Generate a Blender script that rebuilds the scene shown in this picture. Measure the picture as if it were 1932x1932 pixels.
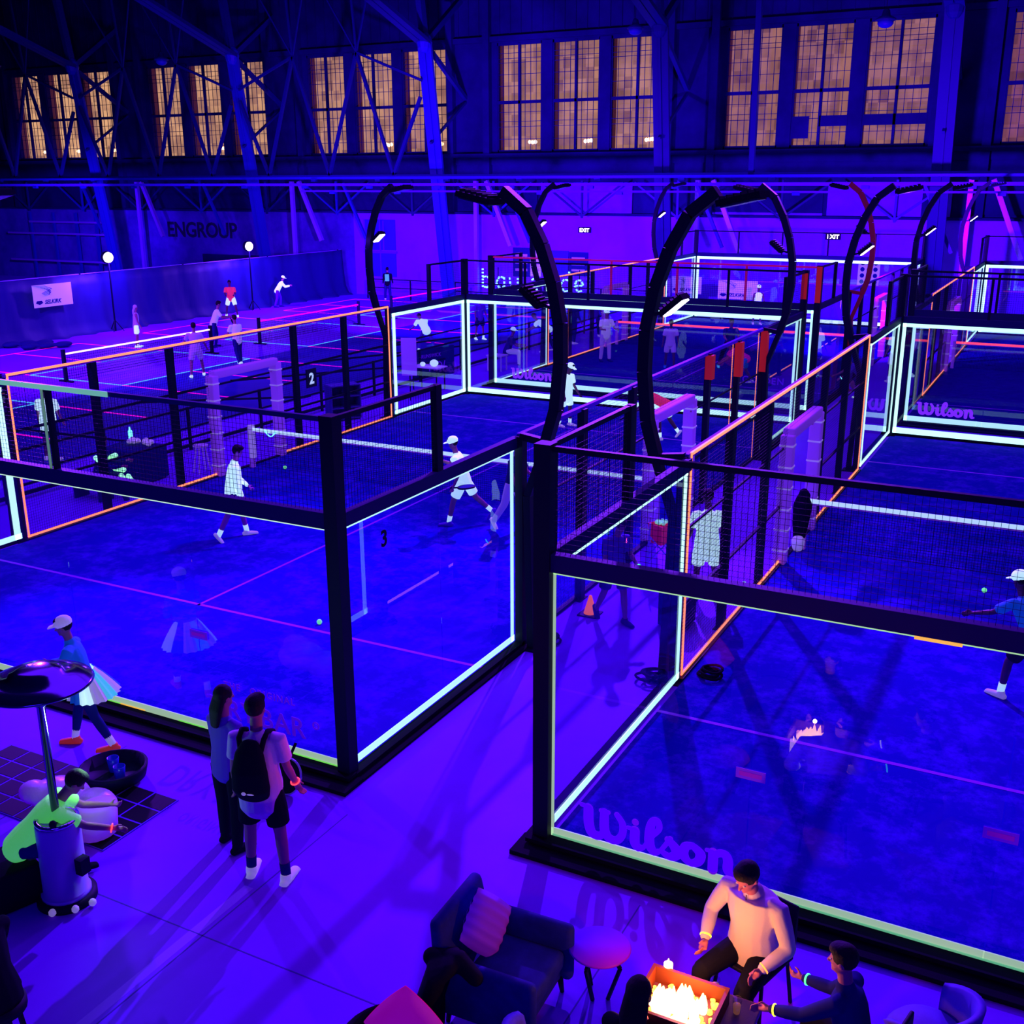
import bpy, bmesh, math, random
from mathutils import Vector as V, Matrix, Euler
random.seed(7)
for o in list(bpy.data.objects): bpy.data.objects.remove(o)
S = bpy.context.scene; COL = S.collection
R = math.radians

# ------------------------------------------------------------ camera
cam = bpy.data.objects.new('camera', bpy.data.cameras.new('camera')); COL.objects.link(cam)
CP = V((4.0633, -8.4105, 6.2225)); PIT, YAW, ROLL, FPX = .295009, -.482013, -.003207, 2059.07
_f = V((math.sin(YAW)*math.cos(PIT), math.cos(YAW)*math.cos(PIT), -math.sin(PIT)))
_r = V((math.cos(YAW), -math.sin(YAW), 0)); _u = _r.cross(_f)
_r2 = _r*math.cos(ROLL)+_u*math.sin(ROLL); _u2 = -_r*math.sin(ROLL)+_u*math.cos(ROLL)
M = Matrix((( _r2.x, _u2.x, -_f.x, CP.x), (_r2.y, _u2.y, -_f.y, CP.y), (_r2.z, _u2.z, -_f.z, CP.z), (0,0,0,1)))
cam.matrix_world = M
cam.data.sensor_width = 36; cam.data.lens = 36*FPX/1932; cam.data.clip_end = 300
S.camera = cam
# ------------------------------------------------------------ view, world
S.view_settings.view_transform = 'Standard'; S.view_settings.look = 'None'
S.view_settings.gamma = 1; S.view_settings.exposure = 0; S.view_settings.use_curve_mapping = False
S.cycles.use_denoising = True; S.cycles.transparent_max_bounces = 24
S.cycles.max_bounces = 5; S.cycles.diffuse_bounces = 2; S.cycles.glossy_bounces = 3
S.cycles.sample_clamp_indirect = 4; S.cycles.caustics_reflective = False; S.cycles.caustics_refractive = False
w = bpy.data.worlds.new('hall_dusk'); S.world = w; w.use_nodes = True
w.node_tree.nodes['Background'].inputs[0].default_value = (.004, .004, .5, 1)
w.node_tree.nodes['Background'].inputs[1].default_value = .15
# ------------------------------------------------------------ lights
UV = (.20, .018, 1.0)
def spot(name, loc, target, energy, color=UV, ang=90, size=.15, blend=.5):
    l = bpy.data.lights.new(name, 'SPOT'); l.energy = energy; l.color = color
    l.spot_size = R(ang); l.spot_blend = blend; l.shadow_soft_size = size
    o = bpy.data.objects.new(name, l); COL.objects.link(o); o.location = loc
    o.rotation_euler = (V(target)-V(loc)).to_track_quat('-Z', 'Y').to_euler()
    return o
def area(name, loc, target, energy, sx, sy, color=UV, spread=180):
    l = bpy.data.lights.new(name, 'AREA'); l.energy = energy; l.color = color
    l.shape = 'RECTANGLE'; l.size = sx; l.size_y = sy; l.spread = R(spread)
    o = bpy.data.objects.new(name, l); COL.objects.link(o); o.location = loc
    o.rotation_euler = (V(target)-V(loc)).to_track_quat('-Z', 'Y').to_euler()
    return o
def point(name, loc, energy, color, size=.1):
    l = bpy.data.lights.new(name, 'POINT'); l.energy = energy; l.color = color; l.shadow_soft_size = size
    o = bpy.data.objects.new(name, l); COL.objects.link(o); o.location = loc
    return o
KEY = spot('uv_key_floodlight', (-6.4, 18.8, 11.0), (-.2, -1.2, 0), 34000, ang=46, size=.13, blend=.35)
area('uv_ceiling_wash', (-6, 14, 14.5), (-6, 16, 0), 5200, 26, 26, UV)  # soft panel without fixtures, added as general fill over the courts
spot('uv_left_mast_floodlight', (-13.3, 5.2, 5.2), (-3.2, -1.6, 0), 5600, ang=62, size=.12, blend=.5)
spot('uv_gap_floodlight', (-1.3, 24, 9), (-1.2, 5, 0), 9000, ang=38, size=.3)
spot('uv_court_floodlight', (-6.5, 11, 8.5), (-8.6, 5.4, 0), 5200, ang=44, size=.3, blend=.8)
area('mezzanine_fill', (5, -13.5, 9.5), (-2, 3, 0), 420, 8, 3, (.06,.012,1))
spot('uv_pickleball_floodlight', (-27, 10, 9), (-29, 22, 0), 16000, ang=95, size=.3, blend=.8)
spot('uv_wall_wash_centre', (-20, 28, 3.6), (-24, 44, 3), 27000, color=(.13,.0,1), ang=120, size=.4, blend=.8)
spot('uv_wall_wash_right', (-3, 30, 3.8), (-4, 44, 3), 21000, color=(.13,.0,1), ang=130, size=.4, blend=.8)
spot('uv_wall_wash_left', (-45, 33, 5), (-55, 44, 2.4), 9000, color=(.10,.0,1), ang=75, size=.4, blend=.9)  # unseen spot, added to brighten the grid frame and left wall
spot('uv_truss_uplight', (-38, 30, 4), (-44, 40, 11), 2200, color=(.03,.02,1), ang=110, size=.4, blend=.8)
spot('uv_truss_uplight_centre', (-16, 28, 5), (-14, 40, 12), 700, color=(.03,.02,1), ang=120, size=.4, blend=.8)
point('fire_glow', (2.12, -2.06, .86), 38, (1, .30, .045), .02)
point('red_fill_light', (-1.25, -1.3, 1.35), 5, (1, .04, .16), .05)  # unseen red fill, added to tint the backpack man's sleeve
point('green_accent_lamp', (-3.45, -2.3, 1.25), 14, (.35, 1, .3), .05)
# ------------------------------------------------------------ materials
MATS = {}
def mat(name, base=(.5,.5,.5), rough=.6, metal=0, em=None, es=1., noise=None, spec=.5, bump=None):
    if name in MATS: return MATS[name]
    m = bpy.data.materials.new(name); m.use_nodes = True; nt = m.node_tree; b = nt.nodes['Principled BSDF']
    b.inputs['Base Color'].default_value = (*base, 1); b.inputs['Roughness'].default_value = rough
    b.inputs['Metallic'].default_value = metal; b.inputs['Specular IOR Level'].default_value = spec
    if em: b.inputs['Emission Color'].default_value = (*em, 1); b.inputs['Emission Strength'].default_value = es
    m.cycles.emission_sampling = 'NONE'
    if noise or bump:
        tc = nt.nodes.new('ShaderNodeTexCoord')
        n = nt.nodes.new('ShaderNodeTexNoise'); nt.links.new(tc.outputs['Object'], n.inputs['Vector'])
        sc = (noise or bump)[0]; n.inputs['Scale'].default_value = sc; n.inputs['Detail'].default_value = 6
        n.inputs['Roughness'].default_value = .65 if 'turf' not in name else .85
        if noise:
            r = nt.nodes.new('ShaderNodeValToRGB'); nt.links.new(n.outputs[0], r.inputs[0])
            r.color_ramp.elements[0].position = noise[1]; r.color_ramp.elements[1].position = noise[2]
            r.color_ramp.elements[0].color = (*base, 1); r.color_ramp.elements[1].color = (*noise[3], 1)
            nt.links.new(r.outputs[0], b.inputs['Base Color'])
        if bump:
            bp = nt.nodes.new('ShaderNodeBump'); bp.inputs['Strength'].default_value = bump[1]
            bp.inputs['Distance'].default_value = .01
            nt.links.new(n.outputs[0], bp.inputs['Height']); nt.links.new(bp.outputs[0], b.inputs['Normal'])
    MATS[name] = m; return m
concrete = mat('violet concrete', (.21,.001,.80), .6, noise=(.55,.35,.72,(.27,.002,.92)), spec=.12)
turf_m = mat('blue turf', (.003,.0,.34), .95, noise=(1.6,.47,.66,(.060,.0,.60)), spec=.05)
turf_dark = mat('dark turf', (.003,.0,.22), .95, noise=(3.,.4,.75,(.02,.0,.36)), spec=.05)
line_m = mat('court line', (.42,.02,.9), .8)
black = mat('black powdercoat', (.004,.003,.026), .55, spec=.14)
beam_m = mat('violet black beam', (.012,.0,.10), .6, spec=.12)
kerb_m = mat('matt black steel', (.003,.003,.014), .85, spec=.08)
truss_m = mat('dim blue truss steel', (.008,.006,.13), .6, spec=.15)
black_soft = mat('black fabric', (.005,.005,.018), .9, spec=.1)
navy = mat('navy fabric', (.012,.012,.16), .85, spec=.1)
wire_m = mat('black wire', (.004,.004,.035), .6, spec=.2)
steel = mat('blue painted steel', (.012,.012,.32), .5, spec=.3)
steel_dk = mat('dark painted steel', (.008,.008,.13), .55, spec=.2)
rail_v = mat('violet painted pipe', (.15,.01,.7), .6, spec=.15)
pipe_m = mat('violet service pipe', (.10,.0,.62), .6, spec=.1)
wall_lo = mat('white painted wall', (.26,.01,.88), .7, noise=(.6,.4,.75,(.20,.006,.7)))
wall_up = mat('dark timber wall', (.006,.002,.06), .85, noise=(.35,.35,.7,(.014,.006,.12)), spec=.05)
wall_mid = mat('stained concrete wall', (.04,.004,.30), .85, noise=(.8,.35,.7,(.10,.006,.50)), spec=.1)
ceil_m = mat('ceiling boards', (.012,.008,.10), .9, spec=.05)
curtain_m = mat('dark blue tarpaulin', (.001,.0,.15), .7, bump=(3.,.6))
led_far = mat('white cyan led', (.6,.9,.8), .4, em=(.62,1.15,.95), es=1.1)
led_near = mat('pale green led strip', (.35,.45,.33), .4, em=(.40,.60,.34), es=.95)
led_green = mat('green led strip', (.2,.4,.1), .4, em=(.16,.75,.09), es=.9)
led_yellow = mat('amber led strip', (.5,.3,.1), .4, em=(1.,.50,.05), es=.9)
led_red = mat('red led strip', (.8,.1,.05), .4, em=(1.5,.34,.15), es=1.15)
glow_pink = mat('pink fluorescent line', (.9,.01,.6), .6, em=(.95,.0,.42), es=.85)  # line colours glow by emission to imitate blacklight fluorescence
glow_cyan = mat('cyan fluorescent line', (.1,.7,.8), .6, em=(.09,.62,.85), es=.85)
tape_m = mat('white net tape', (.8,.9,.9), .6, em=(.5,.8,.8), es=.8)
pad_m = mat('lavender padding', (.62,.25,.9), .7, em=(.06,.01,.12), es=1)
white_glow = mat('fluorescent white cloth', (.85,.85,.85), .8, em=(.46,.78,.70), es=.95, bump=(14.,.5))  # faint emission in these cloths stands in for blacklight fluorescence
white_lav = mat('lavender white cloth', (.8,.7,.85), .8, em=(.16,.12,.25), es=.8, bump=(14.,.5))
lav = mat('lavender cloth', (.6,.35,.85), .8, em=(.05,.02,.1), es=1)
skin = mat('skin', (.42,.13,.22), .55, spec=.3)
skin_dk = mat('deep brown skin', (.16,.05,.10), .5, spec=.3)
hair_m = mat('dark hair', (.006,.003,.01), .7, spec=.25, bump=(60.,.6))
red_cloth = mat('coral red cloth', (.95,.06,.12), .8, em=(.55,.015,.05), es=.7)
pink_cloth = mat('magenta cloth', (.8,.05,.4), .8, em=(.28,.0,.12), es=.8)
blue_cloth = mat('blue knit', (.02,.12,.75), .85, em=(.0,.02,.06), es=1, bump=(12.,.5))
neon = mat('neon green cloth', (.45,1,.25), .8, em=(.05,.40,.05), es=.8, bump=(9.,1.))
cyan_cloth = mat('cyan cloth', (.1,.7,.85), .8, em=(.05,.42,.5), es=.8)
violet_cloth = mat('violet cloth', (.10,.03,.5), .85)
grey_cloth = mat('pale grey jersey', (.62,.55,.62), .85, bump=(10.,.6))
tee = mat('grey marl cotton', (.72,.5,.85), .85, bump=(9.,.8))
orange_sole = mat('orange red shoe', (.8,.06,.03), .6, em=(.25,.01,.0), es=.6)
ball_m = mat('optic yellow felt', (.4,1,.3), .9, em=(.15,.85,.25), es=.9)
chrome = mat('polished steel', (.62,.42,.9), .12, metal=1)
metal_v = mat('brushed lavender steel', (.36,.20,.85), .35, metal=.3)
sticker = mat('violet vinyl lettering', (.34,.02,1.0), .6, em=(.05,.0,.42), es=1)  # vinyl given a faint glow in place of light on its front
gold_txt = mat('dim violet vinyl lettering', (.22,.01,.8), .6, em=(.03,.0,.16), es=1)
win_reveal = mat('brown window reveal', (.05,.01,.03), .8, em=(.045,.006,.022), es=.7)  # faint glow stands in for light reaching the reveals
lamp_face = mat('lit lamp lens', (1,1,1), .3, em=(3.5,3.0,4.5), es=2)
lamp_off = mat('unlit lamp lens', (.02,.02,.1), .25, spec=.4)
flame_m = mat('flame', (1,.6,.2), .5, em=(7,3.6,.9), es=1.6)
ember_m = mat('glowing fire glass', (1,.45,.1), .4, em=(3.2,1.05,.10), es=1.5)
candle_m = mat('candle glow', (1,.8,.5), .4, em=(2.6,1.5,.7), es=1.6)
glow_green = mat('green glow band', (.1,1,.3), .4, em=(.15,2.2,.5), es=1)
glow_yellow = mat('yellow glow band', (1,1,.1), .4, em=(1.8,1.7,.05), es=1)
glow_red = mat('red glow band', (1,.1,.1), .4, em=(2.2,.08,.10), es=1)
glow_orange = mat('orange glow band', (1,.4,.1), .4, em=(2.2,.55,.05), es=1)
glow_blue = mat('cyan glow band', (.2,.9,1), .4, em=(.3,1.6,1.6), es=1)
wood_m = mat('dark table top', (.10,.03,.16), .45, bump=(20.,.3))
red_bin = mat('red basket', (.9,.05,.03), .6, em=(.12,.0,.0), es=1)
navy_velvet = mat('blue velvet', (.004,.006,.17), .75, noise=(5.,.4,.7,(.01,.012,.26)), spec=.15)
cush_m = mat('ribbed cushion fabric', (.24,.012,1.0), .85)
pad_red = mat('red padding', (.5,.03,.01), .7, em=(.10,.004,.0), es=1)

def glass_mat(name, tint=(.86,.86,.97), ior=1.45):
    m = bpy.data.materials.new(name); m.use_nodes = True; nt = m.node_tree; nt.nodes.clear()
    o = nt.nodes.new('ShaderNodeOutputMaterial'); mx = nt.nodes.new('ShaderNodeMixShader')
    t = nt.nodes.new('ShaderNodeBsdfTransparent'); t.inputs[0].default_value = (*tint, 1)
    g = nt.nodes.new('ShaderNodeBsdfGlossy'); g.inputs['Roughness'].default_value = .0
    fr = nt.nodes.new('ShaderNodeFresnel'); fr.inputs[0].default_value = ior
    ge = nt.nodes.new('ShaderNodeNewGeometry'); iv = nt.nodes.new('ShaderNodeMath'); iv.operation = 'SUBTRACT'; iv.inputs[0].default_value = 1
    nt.links.new(ge.outputs['Backfacing'], iv.inputs[1]); ml = nt.nodes.new('ShaderNodeMath'); ml.operation = 'MULTIPLY'
    nt.links.new(fr.outputs[0], ml.inputs[0]); nt.links.new(iv.outputs[0], ml.inputs[1])
    nt.links.new(ml.outputs[0], mx.inputs[0]); nt.links.new(t.outputs[0], mx.inputs[1])
    nt.links.new(g.outputs[0], mx.inputs[2]); nt.links.new(mx.outputs[0], o.inputs[0]); return m
glass = glass_mat('tempered court glass', (.92,.92,.98), 1.75)
cup_glass = glass_mat('drinking glass', (.85,.85,.9), 1.6)

def window_glow(name, col, dark):
    m = bpy.data.materials.new(name); m.use_nodes = True; nt = m.node_tree; b = nt.nodes['Principled BSDF']
    b.inputs['Base Color'].default_value = (.02,.01,.01,1); b.inputs['Roughness'].default_value = .9
    tc = nt.nodes.new('ShaderNodeTexCoord'); mp = nt.nodes.new('ShaderNodeMapping')
    nt.links.new(tc.outputs['Object'], mp.inputs[0]); mp.inputs['Scale'].default_value = (2.4, 1, 1.9)
    sn = nt.nodes.new('ShaderNodeVectorMath'); sn.operation = 'FLOOR'; nt.links.new(mp.outputs[0], sn.inputs[0])
    wn = nt.nodes.new('ShaderNodeTexWhiteNoise'); nt.links.new(sn.outputs[0], wn.inputs[0])
    n = nt.nodes.new('ShaderNodeTexNoise'); n.inputs['Scale'].default_value = .6; n.inputs['Detail'].default_value = 5
    nt.links.new(tc.outputs['Object'], n.inputs['Vector'])
    a = nt.nodes.new('ShaderNodeMath'); a.operation = 'MULTIPLY_ADD'; nt.links.new(wn.outputs[0], a.inputs[0])
    a.inputs[1].default_value = .35; nt.links.new(n.outputs[0], a.inputs[2])
    r = nt.nodes.new('ShaderNodeValToRGB'); nt.links.new(a.outputs[0], r.inputs[0])
    r.color_ramp.elements[0].position = .35; r.color_ramp.elements[1].position = .9
    r.color_ramp.elements[0].color = (*dark, 1); r.color_ramp.elements[1].color = (*col, 1)
    nt.links.new(r.outputs[0], b.inputs['Emission Color']); b.inputs['Emission Strength'].default_value = 1
    m.cycles.emission_sampling = 'NONE'; return m

# ------------------------------------------------------------ mesh helpers
def _basis(d, ref=None):
    d = d.normalized(); ref = ref or (V((0,0,1)) if abs(d.z) < .95 else V((1,0,0)))
    x = ref.cross(d)
    if x.length < 1e-5: x = V((1,0,0)).cross(d)
    x.normalize(); return x, d.cross(x)
class MB:
    def __init__(s): s.v = []; s.f = []; s.mi = []; s.cur = 0; s.mats = []
    def q(s, vs, fs):
        n = len(s.v); s.v += [tuple(a) for a in vs]; s.f += [tuple(i+n for i in f) for f in fs]; s.mi += [s.cur]*len(fs); return s
    def box(s, x0,x1,y0,y1,z0,z1):
        return s.q([(x0,y0,z0),(x1,y0,z0),(x1,y1,z0),(x0,y1,z0),(x0,y0,z1),(x1,y0,z1),(x1,y1,z1),(x0,y1,z1)],
                   [(0,3,2,1),(4,5,6,7),(0,1,5,4),(1,2,6,5),(2,3,7,6),(3,0,4,7)])
    def cbox(s, c, d, rz=0, rx=0):
        m = Matrix.Translation(c) @ Matrix.Rotation(rz,4,'Z') @ Matrix.Rotation(rx,4,'X'); a,b,e = d[0]/2,d[1]/2,d[2]/2
        return s.q([m@V(p) for p in [(-a,-b,-e),(a,-b,-e),(a,b,-e),(-a,b,-e),(-a,-b,e),(a,-b,e),(a,b,e),(-a,b,e)]],
                   [(0,3,2,1),(4,5,6,7),(0,1,5,4),(1,2,6,5),(2,3,7,6),(3,0,4,7)])
    def bar(s, p, q, w, h=None, ref=None):
        p, q = V(p), V(q); h = h or w; x, y = _basis(q-p, ref)
        vs = [b + x*i*w/2 + y*j*h/2 for b in (p,q) for i,j in ((-1,-1),(1,-1),(1,1),(-1,1))]
        return s.q(vs, [(0,3,2,1),(4,5,6,7),(0,1,5,4),(1,2,6,5),(2,3,7,6),(3,0,4,7)])
    def loft(s, pts, rad, n=12, ref=None, cap=.7):
        pts = [V(p) for p in pts]; rad = [(r if isinstance(r, tuple) else (r,r)) for r in rad]
        d0 = (pts[0]-pts[1]).normalized(); d1 = (pts[-1]-pts[-2]).normalized()
        if cap:
            a, b = min(rad[0]), min(rad[-1])
            pts = [pts[0]+d0*a*cap, pts[0]+d0*a*cap*.7]+pts+[pts[-1]+d1*b*cap*.7, pts[-1]+d1*b*cap]
            rad = [(rad[0][0]*.25, rad[0][1]*.25), (rad[0][0]*.7, rad[0][1]*.7)]+rad+[(rad[-1][0]*.7, rad[-1][1]*.7), (rad[-1][0]*.25, rad[-1][1]*.25)]
        vs = []; x = None
        for i, p in enumerate(pts):
            t = (pts[min(i+1,len(pts)-1)]-pts[max(i-1,0)]).normalized()
            if x is None or ref is not None: x, _ = _basis(t, ref)
            x = (x - t*x.dot(t)).normalized(); y = t.cross(x)
            for k in range(n):
                a = 2*math.pi*k/n; vs.append(p + x*math.cos(a)*rad[i][0] + y*math.sin(a)*rad[i][1])
        fs = [(i*n+k, i*n+(k+1)%n, (i+1)*n+(k+1)%n, (i+1)*n+k) for i in range(len(pts)-1) for k in range(n)]
        fs += [tuple(range(n-1,-1,-1)), tuple(range((len(pts)-1)*n, len(pts)*n))]
        return s.q(vs, fs)
    def tube(s, pts, r, n=8): return s.loft(pts, [r]*len(pts), n, cap=0)
    def ball(s, c, r, n=12, rot=None):
        c = V(c); r = r if isinstance(r, tuple) else (r,r,r); vs = []; m = n//2; rot = rot or Matrix.Identity(3)
        for i in range(m+1):
            a = math.pi*i/m; z = math.cos(a); q = max(math.sin(a), .02)
            for k in range(n):
                b = 2*math.pi*k/n; vs.append(c + rot@V((q*math.cos(b)*r[0], q*math.sin(b)*r[1], z*r[2])))
        fs = [(i*n+k, (i+1)*n+k, (i+1)*n+(k+1)%n, i*n+(k+1)%n) for i in range(m) for k in range(n)]
        fs += [tuple(range(n)), tuple(range((m+1)*n-1, m*n-1, -1))]
        return s.q(vs, fs)
    def lathe(s, prof, n=24, c=(0,0,0), closed=True):
        c = V(c); vs = [c+V((r*math.cos(2*math.pi*k/n), r*math.sin(2*math.pi*k/n), z)) for r,z in prof for k in range(n)]
        fs = [(i*n+k, i*n+(k+1)%n, (i+1)*n+(k+1)%n, (i+1)*n+k) for i in range(len(prof)-1) for k in range(n)]
        if closed: fs += [tuple(range(n-1,-1,-1)), tuple(range((len(prof)-1)*n, len(prof)*n))]
        return s.q(vs, fs)
    def prism(s, poly, h0, h1, plane='xy'):
        def mp(a,b,h): return (a,b,h) if plane=='xy' else (a,h,b) if plane=='xz' else (h,a,b)
        n = len(poly); vs = [mp(a,b,h0) for a,b in poly]+[mp(a,b,h1) for a,b in poly]
        return s.q(vs, [tuple(range(n-1,-1,-1)), tuple(range(n,2*n))]+[(i,(i+1)%n,n+(i+1)%n,n+i) for i in range(n)])
    def mesh(s, name, m=None, smooth=False):
        me = bpy.data.meshes.new(name); me.from_pydata(s.v, [], s.f)
        for x in (s.mats or ([m] if m else [])): me.materials.append(x)
        if s.mats: me.polygons.foreach_set('material_index', s.mi)
        if smooth: me.polygons.foreach_set('use_smooth', [True]*len(me.polygons))
        me.update(); return me
    def build(s, name, m=None, parent=None, smooth=False, loc=None, bevel=0):
        o = bpy.data.objects.new(name, s.mesh(name, m, smooth)); COL.objects.link(o)
        if parent: o.parent = parent
        if loc: o.location = loc
        if bevel:
            b = o.modifiers.new('bevel','BEVEL'); b.width = bevel; b.segments = 3; b.limit_method = 'ANGLE'
            o.data.polygons.foreach_set('use_smooth', [True]*len(o.data.polygons))
        return o
def put(name, me, parent=None, loc=(0,0,0), rot=(0,0,0)):
    o = bpy.data.objects.new(name, me); COL.objects.link(o)
    if parent: o.parent = parent
    o.location = loc; o.rotation_euler = rot; return o
def tag(o, label=None, cat=None, group=None, kind=None):
    if label: o['label'] = label
    if cat: o['category'] = cat
    if group: o['group'] = group
    if kind: o['kind'] = kind
    return o
def thing(name, label, cat, loc=(0,0,0), rz=0, group=None):
    o = bpy.data.objects.new(name, None); COL.objects.link(o); o.location = loc; o.rotation_euler = (0,0,rz)
    o.empty_display_size = .2
    return tag(o, label, cat, group)
def copy_tree(o, parent=None):
    c = o.copy(); COL.objects.link(c)
    if parent: c.parent = parent
    for ch in list(o.children): copy_tree(ch, c)
    return c
def fused(name, mb, m, parent, voxel, smooth=2, loc=None):
    """union of closed shells as one continuous surface"""
    t = bpy.data.objects.new('t', mb.mesh('t', m)); COL.objects.link(t)
    r = t.modifiers.new('r','REMESH'); r.mode = 'VOXEL'; r.voxel_size = voxel; r.use_smooth_shade = True
    if smooth: sm = t.modifiers.new('s','SMOOTH'); sm.iterations = smooth; sm.factor = .5
    dg = bpy.context.evaluated_depsgraph_get(); dg.update()
    me = bpy.data.meshes.new_from_object(t.evaluated_get(dg)); bpy.data.objects.remove(t)
    if not me.materials: me.materials.append(m)
    me.name = name; o = bpy.data.objects.new(name, me); COL.objects.link(o); o.parent = parent
    if loc: o.location = loc
    return o
def text_mesh(s, size, extrude=.003, bold=0, shear=0, space=1, align='LEFT'):
    c = bpy.data.curves.new('t','FONT'); c.body = s; c.size = size; c.extrude = extrude; c.offset = bold
    c.shear = shear; c.space_character = space; c.align_x = align; c.resolution_u = 3
    t = bpy.data.objects.new('t', c); COL.objects.link(t)
    dg = bpy.context.evaluated_depsgraph_get(); dg.update()
    me = bpy.data.meshes.new_from_object(t.evaluated_get(dg)); bpy.data.objects.remove(t); return me
def text(name, s, size, m, parent, loc, rot=(R(90),0,0), **k):
    me = text_mesh(s, size, **k); me.materials.clear(); me.materials.append(m); return put(name, me, parent, loc, rot)

# ============================================================ STRUCTURE
b = MB(); b.box(-75, 16, -14, 46, -.2, 0); tag(b.build('floor', concrete), kind='structure')
FW = 44.0
# far wall: lower painted part, middle band, upper part with openings for the windows
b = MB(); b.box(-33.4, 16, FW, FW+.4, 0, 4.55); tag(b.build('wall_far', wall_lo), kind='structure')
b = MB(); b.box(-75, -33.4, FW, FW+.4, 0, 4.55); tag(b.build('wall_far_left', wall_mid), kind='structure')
b = MB(); b.box(-75, 16, FW+.05, FW+.4, 4.55, 7.0)
b.box(-75,16,FW-.05,FW+.4,7.0,7.6); b.box(-75,16,FW+.05,FW+.4,12.85,19)
for k in range(-1, 6):
    x0 = -3.15-12*k; b.box(x0, x0+3.0 if k>-1 else 16, FW+.05, FW+.4, 7.6, 12.85)
b.box(-75,-63.1,FW+.05,FW+.4,7.6,12.85)
tag(b.build('wall_far_upper', wall_up), kind='structure')
b = MB(); b.box(-75, -74.6, -14, 46, 0, 19); tag(b.build('wall_left', wall_up), kind='structure')
b = MB()
b.box(-75, 16, -14, 46, 18.6, 18.9)
for k in range(12): b.box(-75, 16, -10+5*k, -9.8+5*k, 18.2, 18.6)
tag(b.build('ceiling', ceil_m), kind='structure')
# sill ledge, boards and pilasters on the upper wall
b = MB(); b.box(-75, 16, FW-.35, FW-.05, 7.35, 7.55); b.box(-75,16,FW-.15,FW+.05,12.9,13.15); b.box(-75,16,FW-.3,FW,4.5,4.62)
for k in range(-1,6):
    for dx in (.35, 2.5): b.box(-3.15-12*k+dx-.18, -3.15-12*k+dx+.18, FW-.3, FW+.05, 4.6, 18.6)
for i in range(150):
    x = -75+.6*i; b.box(x, x+.03, FW+.0, FW+.05, 13.2, 18.5)
tag(b.build('trim_1', wall_up), kind='structure')
# brown vertical reveals between glass and the lit space behind
pane_mb = MB(); pane_mb.box(0, 2.5, 0, .02, 0, 5.1)
n = 0
for k in range(6):
    t = (5-k)/5.0   # k=0 right group, 5 left group
    t = k/5.0
    col = (.23+.54*t, .07+.33*t, .125+.075*t); dark = (.08+.15*t, .022+.075*t, .055+.03*t)
    gm = window_glow('window glow %d' % k, col, dark)
    for j in range(3):
        n += 1; x0 = -12.15+12-12*k - .0 + j*3.13
        w_ = 2.5 if j < 2 else 2.72
        fr = MB()
        fr.box(x0-.02, x0+w_+.02, FW+.08, FW+.22, 7.6, 7.72); fr.box(x0-.02, x0+w_+.02, FW+.08, FW+.22, 12.72, 12.85)
        fr.box(x0-.02, x0+.05, FW+.08, FW+.22, 7.6, 12.85); fr.box(x0+w_-.05, x0+w_+.02, FW+.08, FW+.22, 7.6, 12.85)
        fr.box(x0+w_*.5-.06, x0+w_*.5+.06, FW+.05, FW+.2, 7.6, 12.8); fr.box(x0, x0+w_, FW+.05, FW+.2, 9.95, 10.1)
        for i in range(1, 8):
            if i != 4: fr.box(x0+w_*i/8-.012, x0+w_*i/8+.012, FW+.1, FW+.13, 7.6, 12.8)
        for z in (8.25, 8.85, 9.1, 9.55, 10.8, 11.35, 11.9, 12.1, 12.35): fr.box(x0, x0+w_, FW+.1, FW+.13, z-.012, z+.012)
        if k == 1 and j == 1: fr.box(x0, x0+.8, FW+.05, FW+.1, 8.0, 8.95)
        if k == 1 and j == 1: fr.box(x0+1.25, x0+w_, FW+.05, FW+.1, 8.5, 8.96)
        if k == 1 and j == 2: fr.box(x0, x0+w_, FW+.05, FW+.1, 8.5, 8.96)
        f = fr.build('window_%d' % n, wall_up); tag(f, kind='structure')
        if j < 2: pr_ = MB(); pr_.box(x0+w_+.02, x0+3.12, FW+.02, FW+.38, 7.6, 12.85); pr_.build('pier', wall_up, f)
        p = MB(); p.box(x0-1.3, x0+w_, FW+.85, FW+.9, 7.4, 13); p.build('pane', gm, f)
        q = MB(); q.box(x0+w_+.02, x0+w_+.6, FW+.4, FW+.84, 7.4, 13) if j < 2 else q.box(x0+w_+.02, x0+w_+.2, FW+.4, FW+.84, 7.4, 13)
        if j == 0: q.box(x0-.62, x0-.02, FW+.4, FW+.84, 7.4, 13)
        q.build('reveal', win_reveal, f)
        if random.random() < .45 and t > .3:
            g = MB()
            for i in range(3): g.ball((x0+w_*.6+.16*i, FW+.78, 8.1+.04*random.random()), .1, 8)
            g.build('lit_lamp_beyond', candle_m, f)
b = MB()
for x in (-8.4,-5.1,-2.0,1.2): b.box(x,x+.012,-12,-.5,.0,.0015)
for y in (-5.6,-2.62): b.box(-30,12,y,y+.012,.0,.0015)
tag(b.build('trim_5', mat('dark floor joint',(.05,.0,.35),.8)), kind='structure')
b = MB(); b.box(-2.14,-2.04,-12,-1.9,.0,.001); tag(b.build('trim_6', mat('pale floor tape',(.32,.02,.95),.7)), kind='structure')
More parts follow.
